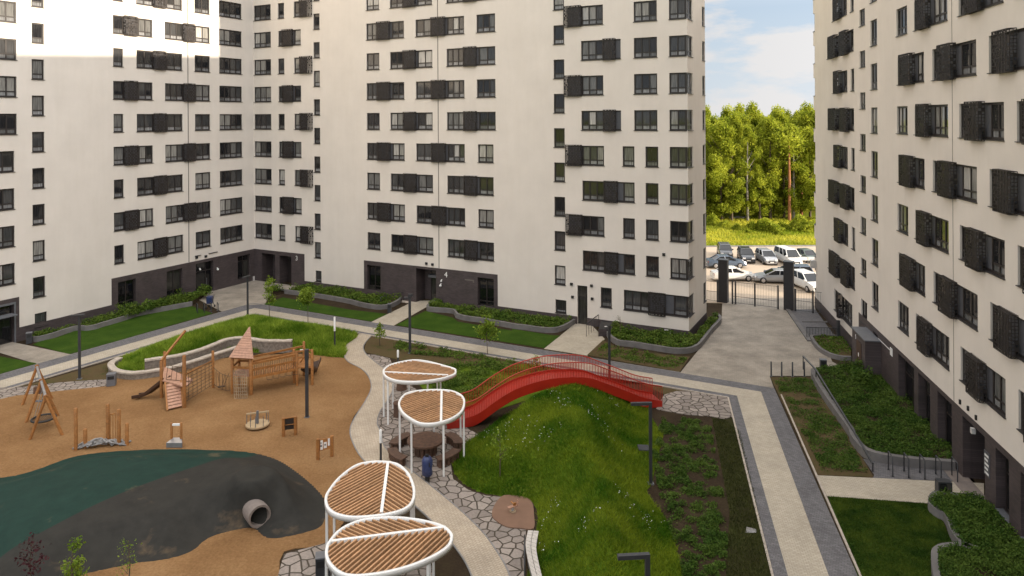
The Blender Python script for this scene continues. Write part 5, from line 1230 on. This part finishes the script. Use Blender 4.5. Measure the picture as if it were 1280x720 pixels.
# main climbing complex
t=thing('climbing_complex','long wooden climbing complex with pink plank roof tower, nets and slides','playground',(*G(300,490),0))
pa,pb_,pcx,pd_,pe,pf=G(201.8,497.5),G(206,480),G(230.5,510),G(266.3,485),G(290.5,492.5),G(313.8,494)
pg,ph,pi_,pj=G(367.5,479),G(371.3,482.5),G(380,470),G(390.3,481.5)
hh=dict(a=height_at(201.8,497.5,451),c=height_at(230.5,510,444),d=height_at(266.3,485,438.5))
wpost(t,pa,hh['a'],.10);wpost(t,pb_,2.2,.09);wpost(t,pcx,hh['c'],.11);wpost(t,pd_,hh['d'],.09)
htw=2.45;wpost(t,pe,htw,.10);wpost(t,pf,htw,.12);pe2=G(299,483.5);pf2=G(312.5,484);wpost(t,pe2,htw,.09);wpost(t,pf2,htw,.09)
for p,h in((pg,2.3),(ph,2.35),(pi_,2.4),(pj,2.4)): wpost(t,p,h,.09)
# leaning beam
b=MB();b.bar((pa[0],pa[1],hh['a']),(*G(232,480)[:1],G(232,480)[1],0+3.6),.12);
t_b=b.build('leaning_beam',M['wood'],t)
# plank ramp
r0_,r1_=Vector(G(207.5,505)),Vector(G(228,500));f0,f1=Vector(G(211,514)),Vector(G(227,509.5))
b=MB();t0v,t1v,b0v,b1v=[Vector((*G(x_,y_,z_),z_)) for x_,y_,z_ in((207.5,480.5,1.12),(225,477.5,1.12),(210.5,512,.12),(227.5,508,.12))]
for k in range(8):
    u=k/8;v=(k+.78)/8;A_=t0v.lerp(b0v,u);B_=t1v.lerp(b1v,u);C_=t1v.lerp(b1v,v);D_=t0v.lerp(b0v,v);off=Vector((0,.03,-.04))
    b.add([A_,B_,C_,D_,A_+off,B_+off,C_+off,D_+off],[(3,2,1,0),(4,5,6,7),(0,1,5,4),(1,2,6,5),(2,3,7,6),(3,0,4,7)])
b.build('plank_ramp',M['woodl'],t)
b=MB();b.bar(t0v+Vector((-.06,0,.1)),b0v+Vector((-.06,0,-.1)),.09,.18);b.bar(t1v+Vector((.06,0,.1)),b1v+Vector((.06,0,-.1)),.09,.18);b.build('ramp_stringers',M['wood'],t)
b=MB();b.prism([tuple(Vector(pa)),tuple(Vector(pcx)+Vector((-.1,.4))),tuple(Vector(pcx)+Vector((-.2,1.7))),tuple(Vector(pb_))],1.08,1.16,True);b.build('platform',M['woodl'],t)
# dark slide to the left
b=MB();q=[Vector((*G(x_,y_,z_),z_)) for x_,y_,z_ in((209,473,1.12),(203,478,.95),(193,486,.58),(186,491.5,.30),(179,494.5,.20),(169,496,.17))]
for i in range(len(q)-1):
    s=Vector((.12,.22,0));b.add([q[i]-s,q[i]+s,q[i+1]+s,q[i+1]-s]+[p+Vector((0,0,-.06)) for p in(q[i]-s,q[i]+s,q[i+1]+s,q[i+1]-s)],[(0,1,2,3),(7,6,5,4),(0,3,7,4),(2,1,5,6)])
    for e in(-1,1): b.bar(q[i]+s*e+Vector((0,0,.07)),q[i+1]+s*e+Vector((0,0,.07)),.05,.16)
b.build('slide',M['darkw'],t)
# rope net between posts c and d
def net(name,A0,A1,B0,B1,nx,nz,r=.018,sag=0,m='rope'):
    b=MB()
    for i in range(nx+1):
        u=i/nx;lo=A0.lerp(B0,u);hi=A1.lerp(B1,u);s=sag*math.sin(PI*u);b.tube([lo-Vector((0,0,s)),hi-Vector((0,0,s))],r,5)
    for j in range(nz+1):
        v=j/nz;b.tube([A0.lerp(A1,v).lerp(B0.lerp(B1,v),u)-Vector((0,0,sag*math.sin(PI*u))) for u in np.linspace(0,1,7)],r,5)
    return b.build(name,M[m],t)
net('climbing_net',V3(pcx,.35),V3(pcx,2.0),V3(pd_,.25),V3(pd_,1.75),7,7)
b=MB();b.bar(V3(pcx,2.05),V3(pd_,1.85),.05);b.build('net_beam',M['wood'],t)
net('hanging_net',V3(pd_,.3),V3(pd_,1.4),V3(pe,.25),V3(pe,1.15),6,1,.018,.18)
b=MB();pm=V3(pd_,0).lerp(V3(pe,0),.45)
for e in(-.25,.25,.5): b.tube([(pm.x+e,pm.y,1.15),(pm.x+e*.3,pm.y-.1,.3)],.018,5)
b.tube([(pm.x-.2,pm.y-.1,.28),(pm.x+.25,pm.y-.1,.34)],.06,8);b.build('swing_seat',M['rope'],t)
net('back_net',V3(pa,1.2)+Vector((.3,0,0)),V3(pa,2.0)+Vector((.3,.3,0)),V3(pcx,1.2)+Vector((-.1,1.2,0)),V3(pcx,2.0)+Vector((-.1,1.2,0)),5,1)
# tower
b=MB();b.prism([pe,pf,pf2,pe2],1.18,1.27,True);b.build('tower_floor',M['woodl'],t)
b=MB()
for p,q in((pe,pf),(pf,pf2),(pf2,pe2),(pe2,pe)):
    for z in(1.75,2.38): b.bar(V3(p,z),V3(q,z),.07,.14)
b.build('tower_rails',M['wood'],t)
ctr=(Vector(pe)+Vector(pf)+Vector(pf2)+Vector(pe2))/4;zx=G(312.5,485);hx=height_at(312.5,487,410)
ap=Vector((zx[0],zx[1],hx));b=MB();ex=.28
cs=[Vector((p[0]+(p[0]-ctr.x)*ex,p[1]+(p[1]-ctr.y)*ex,2.42)) for p in(pe,pf,pf2,pe2)]
for i in range(4):
    A_,B_=cs[i],cs[(i+1)%4];nk=13
    nrm=(B_-A_).cross(ap-A_).normalized()
    for k in range(nk):
        u,v=k/nk,min(.985,(k+.9)/nk);a1_,b1_,c1_,d1_=A_.lerp(ap,u),B_.lerp(ap,u),B_.lerp(ap,v),A_.lerp(ap,v);o=nrm*.03
        b.add([a1_+o,b1_+o,c1_+o,d1_+o,a1_,b1_,c1_,d1_],[(0,1,2,3),(7,6,5,4),(0,4,5,1),(1,5,6,2),(2,6,7,3),(3,7,4,0)])
b.build('plank_roof',M['woodl'],t)
nb0=Vector((*G(293,499),.05));nb1=Vector((*G(309,498.5),.05));net('net_ladder',nb0,V3(pe,1.55)+Vector((.1,-.12,0)),nb1,V3(pf,1.6)+Vector((-.25,-.12,0)),6,8,.02,0,'paler')
# rope bridge to the right
b=MB()
for z in(1.62,2.02): b.bar(V3(pf,z),V3(ph,z+.08),.09,.13)
for z in(1.98,2.28): b.bar(V3(pf2,z-.3),V3(pi_,z-.2),.08,.12)
b.build('bridge_rails',M['wood'],t)
b=MB();b.bar(V3(pf,1.12),V3(ph,1.12),.12,.16);b.bar(V3(pf2,1.12),V3(pi_,1.12),.12,.16);b.build('bridge_beams',M['wood'],t)
b=MB()
for k in range(1,26):
    u=k/26;p=V3(pf,0).lerp(V3(ph,0),u);b.tube([(p.x,p.y,1.98),(p.x,p.y,1.18)],.014,5)
b.build('bridge_ropes',M['rope'],t)
b=MB()
for k in range(12):
    u0,u1=k/12,(k+.7)/12;P_=[V3(pf,1.22).lerp(V3(ph,1.22),u) for u in(u0,u1)];Q_=[V3(pf2,1.22).lerp(V3(pi_,1.22),u) for u in(u1,u0)];b.prism([tuple(x.xy) for x in P_+Q_],1.20,1.25,True)
b.build('bridge_planks',M['wood'],t)
b=MB()
for k in range(5):
    u=.35+k*.14;p=V3(pf,0).lerp(V3(ph,0),u)+Vector((0,-.1,0));b.tube([(p.x,p.y,1.1),(p.x,p.y,.86)],.012,5);b.tube([(p.x,p.y,.86),(p.x+.35,p.y,.86)],.02,5);b.tube([(p.x+.35,p.y,1.1),(p.x+.35,p.y,.86)],.012,5)
b.build('hand_rings',M['rope'],t)
b=MB();b.prism([ph,pj,pi_],1.16,1.24,True);b.bar(V3(ph,1.9),V3(pj,1.9),.07,.12);b.bar(V3(ph,2.3),V3(pj,2.35),.07,.12);b.bar(V3(pi_,1.9),V3(pj,1.9),.07,.12);b.build('end_platform',M['wood'],t)
b=MB()
for p,q in((pj,G(397,464)),(pi_,G(396.5,463))): pass
e0=V3(pj,.95)+Vector((-.6,.5,0));e1=Vector((*G(391,470),.25));e2=Vector((*G(396.5,464),.75));s=Vector((.2,.25,0))
for p,q in((e0,e1),(e1,e2)): b.add([p-s,p+s,q+s,q-s]+[x+Vector((0,0,-.07)) for x in(p-s,p+s,q+s,q-s)],[(0,1,2,3),(7,6,5,4),(0,3,7,4),(2,1,5,6),(1,0,4,5),(3,2,6,7)]);b.bar(p+s+Vector((0,0,.1)),q+s+Vector((0,0,.1)),.05,.2);b.bar(p-s+Vector((0,0,.1)),q-s+Vector((0,0,.1)),.05,.2)
b.build('end_slide',M['darkw'],t)
# roundabout
t=thing('roundabout','small round wooden merry-go-round in the sand','merry-go-round',(*G(322,534),0),.15)
b=MB();b.disc((0,0),.66,.14,.22,30);b.build('platform',M['merry'],t,local=True);b=MB();b.tube([(0,0,0),(0,0,.95)],.07,10);b.tube([(-.1,.05,.22),(-.05,.05,.7)],.05,8);b.build('spindle',M['grey'],t,local=True)
b=MB();b.bar((-.62,0,.80),(.62,.1,.84),.09,.07);b.build('top_bar',M['merry'],t,local=True);b=MB()
for x,y in((-.6,0),(.58,.1),(-.45,.38),(.42,.42),(0,-.6),(-.3,-.5),(.4,-.45)): b.tube([(x,y,.22),(x,y,.78)],.02,6)
b.build('grips',M['grey'],t,local=True);b=MB();b.disc((0,0),.12,.0,.14,14);b.build('hub',M['black'],t,local=True)
# boards
def board(label,px0,py0,px1,py1,top,kind):
    a,c=Vector(G(px0,py0)),Vector(G(px1,py1));t=thing('activity_board',label,'play board',(a.x,a.y,0))
    h=height_at(px0,py0,top)
    for p in(a,c): b=MB();b.box(p.x-.075,p.x+.075,p.y-.075,p.y+.075,0,h);b.build('post',M['wood'],t)
    d=(c-a).normalized();L=(c-a).length;ang=math.atan2(d.y,d.x);mx=yawmat((a.x,a.y,0),ang)
    if kind=='black':
        for z0,z1 in((h*.36,h*.62),(h*.64,h*.95)): b=MB();b.box(.08,L-.08,-.02,.02,z0,z1,mx);b.build('board_panel',M['board'],t)
        b=MB();b.box(.08,L-.08,-.08,-.022,h*.62,h*.64,mx);b.box(.06,L-.06,-.03,.03,h*.951,h*.99,mx);b.build('shelf',M['wood'],t)
    else:
        b=MB();b.box(.08,L-.08,-.02,.02,h*.42,h*.94,mx);b.build('board_panel',M['wood'],t);b=MB()
        b.box(.12,L*.34,-.035,-.021,h*.46,h*.90,mx);b.box(L*.40,L*.62,-.035,-.021,h*.5,h*.78,mx);b.box(L*.70,L-.12,-.035,-.021,h*.58,h*.92,mx);b.build('game_tiles',M['white'],t)
        b=MB();b.box(L*.16,L*.28,-.042,-.036,h*.6,h*.68,mx);b.box(L*.18,L*.24,-.042,-.036,h*.74,h*.82,mx);b.box(L*.45,L*.55,-.042,-.036,h*.62,h*.70,mx);b.build('game_pieces',M['grey'],t)
board('wooden two-post blackboard standing in the sand near the roundabout',354.5,546,369.5,544,522.5,'black')
board('wooden two-post game board with white tiles beside the winding path',397.5,575,415,571,548.5,'game')
t=thing('slide_top','low wooden frame at the top edge of the rubber hill with a small steel slide','slide',(*G(220,556),0))
for px in(214.5,226.5): wpost(t,G(px,557),1.25,.07)
a,c=G(214.5,557),G(226.5,557);b=MB();b.bar((a[0],a[1],1.15),(c[0],c[1],1.15),.08,.1);b.build('top_bar',M['white'],t)
a0_,c0_=Vector(G(211,557.5)),Vector(G(231,557.5));b=MB();b.add([(a0_.x+.2,a0_.y+.1,.42),(c0_.x-.2,c0_.y+.1,.42),(c0_.x,c0_.y-.3,.30),(a0_.x,a0_.y-.3,.30),(a0_.x+.2,a0_.y+.1,.1),(c0_.x-.2,c0_.y+.1,.1),(c0_.x,c0_.y-.3,.05),(a0_.x,a0_.y-.3,.05)],[(0,3,2,1),(0,4,7,3),(1,2,6,5),(0,1,5,4),(3,7,6,2)]);b.build('slide_plate',M['slide'],t)
# ================================================================ TREES AND PLANTS
def sapling(label,px,py,h,cr,n,m='leafY',z=0,size=.11,group=None,crown0=.35,name='young_tree'):
    x,y=G(px,py,z);t=thing(name,label,'young tree',(x,y,z),0,group);b=MB();bend=RNG.normal(size=2)*.06
    b.tube([(0,0,-.05),(bend[0],bend[1],h*.5),(bend[0]*.5,-bend[1],h*.96)],[.03,.022,.008],7)
    ends=[]
    for k in range(9):
        zz=h*RNG.uniform(crown0,.85);a=RNG.uniform(0,2*PI);l=cr*RNG.uniform(.6,1.0)*(1.1-.55*(zz/h-crown0)/(1-crown0));e=(math.cos(a)*l,math.sin(a)*l,zz+l*.8);b.tube([(0,0,zz),e],[.011,.004],5);ends.append((zz,e))
    b.build('trunk',M['bark'],t,local=True)
    P=[]
    for zz,e in ends+[(h*.7,(0,0,h))]:
        for _ in range(max(3,n//10)):
            u=RNG.uniform(.3,1.05);P.append(np.array([e[0]*u,e[1]*u,zz+(e[2]-zz)*u])+RNG.normal(size=3)*cr*.22)
    V,q=leaves(np.array(P),size,.2);npobj('crown',npmesh('crown',V,q,M[m]),t)
sapling('taller young tree at the corner plaza end of the lawn',337,397,3.6,.6,520,size=.18)
sapling('young round-crowned tree beside the promenade in front of the plaza planter',385,404,3.0,.85,1300,size=.2)
sapling('young leafy tree between the promenade and the red bridge',609.5,443,2.9,.8,800,size=.18)
sapling('small sapling in the brown strip beside the winding path',475,433,1.7,.5,300,size=.15)
gs=np.array([G(625,600,.55)]);zz_=float(hillh(gs)[0]);sapling('thin reddish sapling growing in a bare ring on the hill',625,602,2.6,.6,170,z=max(0,zz_),size=.12)
gx_=G(621,594,max(0,zz_));o=npobj('soil_ring',npmesh('soil_ring',*(lambda V,q:(V,q))(*leaves(np.column_stack([np.array(gx_)+RNG.normal(size=(500,2))*.2,np.full(500,max(0,zz_)+.06)]),.12,2)),M['soil']));tag(o,'ring of bare earth around the sapling on the hill','soil',kind='stuff')
sapling('small sapling by the left foot of the red bridge',669,470,1.4,.4,120,size=.12)
sapling('twiggy dry bush in front of the middle block corner',775,418,1.5,.45,60,'dry',.3,.07)
sapling('dark purple shrub at the bottom left edge',42,742,2.2,.5,220,'leafP',size=.11,crown0=.2)
sapling('bright green young conifer at the bottom left edge',92,738,1.9,.42,520,'leafY',size=.12,crown0=.1)
sapling('feathery pale shrub at the bottom edge before the sand',160,742,2.1,.5,160,'leafY',size=.07,crown0=.1)
sapling('small rose bush by the handrail at the big planter',1057,466,1.0,.4,120,'leafB',size=.09)
# the wood beyond the car park
def crownmesh(seed,h,r,n,size,base=.18):
    r_=np.random.default_rng(seed);nb=44;C=[]
    for k in range(nb):
        u=r_.uniform(0,1);z=h*(base+(1-base)*u);rr=r*math.sin(PI*min(1,.15+u*.85))**.7*r_.uniform(.35,1);a=r_.uniform(0,2*PI);C.append((math.cos(a)*rr,math.sin(a)*rr,z,r*r_.uniform(.16,.38)))
    C.append((0,0,h*.95,r*.25));C=np.array(C);k=r_.integers(0,len(C),n)
    d=r_.normal(size=(n,3));d/=np.linalg.norm(d,axis=1)[:,None];rad=C[k,3]*r_.uniform(.1,1,n)**.6
    P=C[k,:3]+d*rad[:,None]*np.array([1,1,1.15]);V,q=leaves(P,size,.1)
    return npmesh('crown',V,q,M['leafT'])
kinds=[('tall poplar-like tree',18.6,3.2,11500,.34,.07),('broad round tree',17.2,4.2,13500,.35,.08),('slender pale-stemmed tree',18.2,2.4,7500,.32,.14),('young bushy tree',9.5,2.8,7000,.30,.03)]
CM=[crownmesh(60+i,k[1],k[2],k[3],k[4],k[5]) for i,k in enumerate(kinds)]
TM=[]
for i,k in enumerate(kinds):
    b=MB();b.tube([(0,0,-.2),(.1,0,k[1]*.4),(-.1,.1,k[1]*.9)],[.26,.18,.04],8)
    for j in range(7):
        a=RNG.uniform(0,2*PI);z=k[1]*RNG.uniform(.3,.75);l=k[2]*RNG.uniform(.5,.9);b.tube([(0,0,z),(math.cos(a)*l*.5,math.sin(a)*l*.5,z+l*.5),(math.cos(a)*l,math.sin(a)*l,z+l*1.1)],[.09,.06,.02],6)
    TM.append(b.mesh('trunk',M['birch'] if i==2 else M['bark']))
CNT=['leftmost','second from the left','third from the left','fourth from the left','fifth from the left','middle one','fifth from the right','fourth from the right','third from the right','second from the right','rightmost']
fr_=[];
for i in range(11): fr_.append((872+i*15.2+RNG.uniform(-4,4),126+RNG.uniform(-2.5,2.5)))
for i,(px,Y) in enumerate(fr_):
    k=[0,3,1,0,2,3,0,1,2,0,1][i];x=(px-640)/F_*Y;s=RNG.uniform(.86,1.02)
    t=thing('tree','%s in the front rank of the sunlit wood, %s'%(kinds[k][0],CNT[i]),'tree',(x,Y,-.06),RNG.uniform(0,6.28),'front trees of the wood');t.scale=(s,s,s*.93);link('crown',CM[k],t);link('trunk',TM[k],t)
VV=[];QQ=[];off=0
for row,(Y,n) in enumerate(((133,14),(139,13),(147,13),(156,14))):
    for i in range(n):
        px=862+(i+RNG.uniform(.1,.9))*(180/n);yy=Y+RNG.uniform(-3,3);k=int(RNG.choice([0,1,2,0]));me=CM[k];v=np.empty(len(me.vertices)*3,np.float32);me.vertices.foreach_get('co',v);v=v.reshape(-1,3);a=RNG.uniform(0,6.28);sc=RNG.uniform(.9,1.1)*(1+.015*row)
        c_,s_=math.cos(a),math.sin(a);v=np.column_stack([v[:,0]*c_-v[:,1]*s_,v[:,0]*s_+v[:,1]*c_,v[:,2]*.94])*sc+np.array([(px-640)/F_*yy,yy,-.06]);VV.append(v);QQ.append(np.arange(len(v)).reshape(-1,4)+off);off+=len(v)
tag(npobj('wood',npmesh('wood',np.concatenate(VV),np.concatenate(QQ),M['leafT'])),'dense sunlit wood standing behind the front rank of trees','wood',kind='stuff')
for px,Y,h in((986,124.5,13.5),(1001,128,11)):
    t=thing('pine_trunk','bare reddish pine trunk at the wood edge, %s'%('left one' if px<990 else 'right one'),'tree',((px-640)/F_*Y,Y,-.06));b=MB();b.tube([(0,0,0),(.05,0,h*.5),(0,0,h)],[.28,.22,.10],9);b.build('trunk',M['pine'],t,local=True);V,q=leaves(np.array([0,0,h])+RNG.normal(size=(900,3))*np.array([1.3,1.3,1.2]),.4,.2);npobj('crown',npmesh('crown',V,q,M['leafT']),t)
BMm=[]
for i in range(3):
    P=RNG.normal(size=(1500,3));P/=np.linalg.norm(P,axis=1)[:,None];P*=RNG.uniform(.5,1,1500)[:,None]**.5;P=P*np.array([1.3,1.3,1.0])*(1+.35*np.sin(P[:,[0]]*4+i)*np.cos(P[:,[1]]*3));P[:,2]=np.abs(P[:,2])*1.15;V,q=leaves(P,.26,.2);BMm.append(npmesh('foliage',V,q,M['leafT']))
for i,(px,py,s) in enumerate(((905,283,1.0),(921,287,.9),(952,287,1.5),(962,289,1.9),(978,287,1.2),(1001,287,2.0),(1012,289,1.7),(890,281,1.6),(940,284,.9),(936,291,.6),(972,293,.8))):
    x,y=G(px,py);t=thing('bush','%s bush on the verge, %s of eleven'%('large bright' if s>1.4 else 'low bright',CNT[sorted([905,921,952,962,978,1001,1012,890,940,936,972]).index(px)]),'bush',(x,y,-.06),i,'bushes on the verge');link('foliage',BMm[i%3],t).scale=(s*.75,s*.75,s*.8)
p=np.column_stack([RNG.uniform(14,70,26000),RNG.uniform(100.5,128,26000)]);V,q=blades(np.column_stack([p,p[:,0]*0-.06]),.34,.16,.7)
tag(npobj('verge_grass',npmesh('verge_grass',V,q,M['verge'])),'tall sunlit grass on the verge between the car park and the wood','grass',kind='stuff')
t=thing('debris_pile','pale heap of broken slabs at the far edge of the meadow','debris',(*G(903,273),-.05));b=MB()
for k in range(7):
    mx=Matrix.Translation((RNG.uniform(-3.4,3.4),RNG.uniform(-.5,.5),.2))@Matrix.Rotation(RNG.uniform(-.3,.3),4,'Y')@Matrix.Rotation(RNG.uniform(0,3),4,'Z');b.box(-.9,.9,-.5,.5,-.1,.1,mx)
b.build('slabs',M['kerb'],t,local=True)
# ================================================================ LIGHT, SKY, CAMERA
EL=math.radians(12.0);sv=Vector((.927,-.3746,0)).normalized()*math.cos(EL)+Vector((0,0,math.sin(EL)))
sd=bpy.data.lights.new('sun','SUN');sd.energy=3.7;sd.angle=math.radians(.55);sd.color=(1,.86,.68);so=bpy.data.objects.new('sun',sd);COL.objects.link(so);so.rotation_euler=sv.to_track_quat('Z','Y').to_euler();so.location=(60,-20,60)
w=bpy.data.worlds.new('World');scene.world=w;w.use_nodes=True;nt=w.node_tree;bg=nt.nodes['Background']
sky=nt.nodes.new('ShaderNodeTexSky');sky.sky_type='NISHITA';sky.sun_disc=False;sky.sun_elevation=EL;sky.sun_rotation=math.atan2(sv.x,sv.y);sky.air_density=1.0;sky.dust_density=.35;sky.ozone_density=1.9
tc=N(nt,'ShaderNodeTexCoord');sp=N(nt,'ShaderNodeSeparateXYZ');nt.links.new(tc.outputs['Generated'],sp.inputs[0])
mp=N(nt,'ShaderNodeMapping');mp.inputs['Scale'].default_value=(5.5,5.5,19);mp.inputs['Location'].default_value=(2.4,.5,.4);nt.links.new(tc.outputs['Generated'],mp.inputs['Vector'])
n=N(nt,'ShaderNodeTexNoise',Scale=1.0,Detail=8,Roughness=.58);nt.links.new(mp.outputs[0],n.inputs['Vector'])
r=ramp(nt,n.outputs['Fac'],[(.45,(0,0,0)),(.55,(1,1,1))])
hz=ramp(nt,sp.outputs[2],[(.0,(.98,.98,.98)),(.16,(.90,.90,.90)),(.28,(.15,.15,.15)),(.55,(.65,.65,.65))])
cc=ramp(nt,sp.outputs[2],[(.0,(2.40,2.62,2.86)),(.14,(1.86,2.22,2.68)),(.30,(4,4,4)),(.5,(7.9,7.75,7.6))])  # added bright cloud deck overhead, out of view, lifts light in the shade
ck=ramp(nt,sp.outputs[2],[(.16,(2.78,2.74,2.74)),(.5,(7.9,7.75,7.6))])
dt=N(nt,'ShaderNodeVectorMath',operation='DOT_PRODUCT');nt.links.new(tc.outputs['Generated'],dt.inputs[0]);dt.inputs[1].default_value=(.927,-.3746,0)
mrr=N(nt,'ShaderNodeMapRange');mrr.inputs['From Min'].default_value=-.9;mrr.inputs['From Max'].default_value=.9;mrr.inputs['To Min'].default_value=.50;mrr.inputs['To Max'].default_value=1.75;nt.links.new(dt.outputs['Value'],mrr.inputs['Value'])  # added brightening of the sky's sun side, to lift the left block
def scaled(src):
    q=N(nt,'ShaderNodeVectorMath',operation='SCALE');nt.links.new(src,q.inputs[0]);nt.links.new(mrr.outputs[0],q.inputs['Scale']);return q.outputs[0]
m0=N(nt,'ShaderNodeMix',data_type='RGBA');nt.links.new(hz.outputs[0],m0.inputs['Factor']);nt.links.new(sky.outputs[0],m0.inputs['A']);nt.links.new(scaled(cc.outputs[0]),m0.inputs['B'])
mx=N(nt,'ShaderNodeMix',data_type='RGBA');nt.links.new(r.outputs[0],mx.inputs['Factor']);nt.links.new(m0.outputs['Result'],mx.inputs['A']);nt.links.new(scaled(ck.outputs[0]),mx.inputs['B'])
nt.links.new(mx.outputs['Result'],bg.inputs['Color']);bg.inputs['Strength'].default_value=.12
cd=bpy.data.cameras.new('camera');cd.sensor_width=36;cd.lens=36*F_/1280;cd.shift_y=-(360-Y0_)/1280;cd.clip_start=.5;cd.clip_end=6000
co=bpy.data.objects.new('camera',cd);COL.objects.link(co);co.location=(0,0,H_);co.rotation_euler=(Matrix.Rotation(PI/2,3,'X')@Matrix.Rotation(-ROLL_,3,'Z')).to_euler();scene.camera=co
vs=scene.view_settings;vs.view_transform='Standard';vs.look='None';vs.exposure=1.17;vs.gamma=1;vs.use_curve_mapping=False
scene.cycles.use_denoising=True;scene.cycles.max_bounces=6;scene.cycles.diffuse_bounces=3;scene.cycles.glossy_bounces=3;scene.cycles.sample_clamp_indirect=8
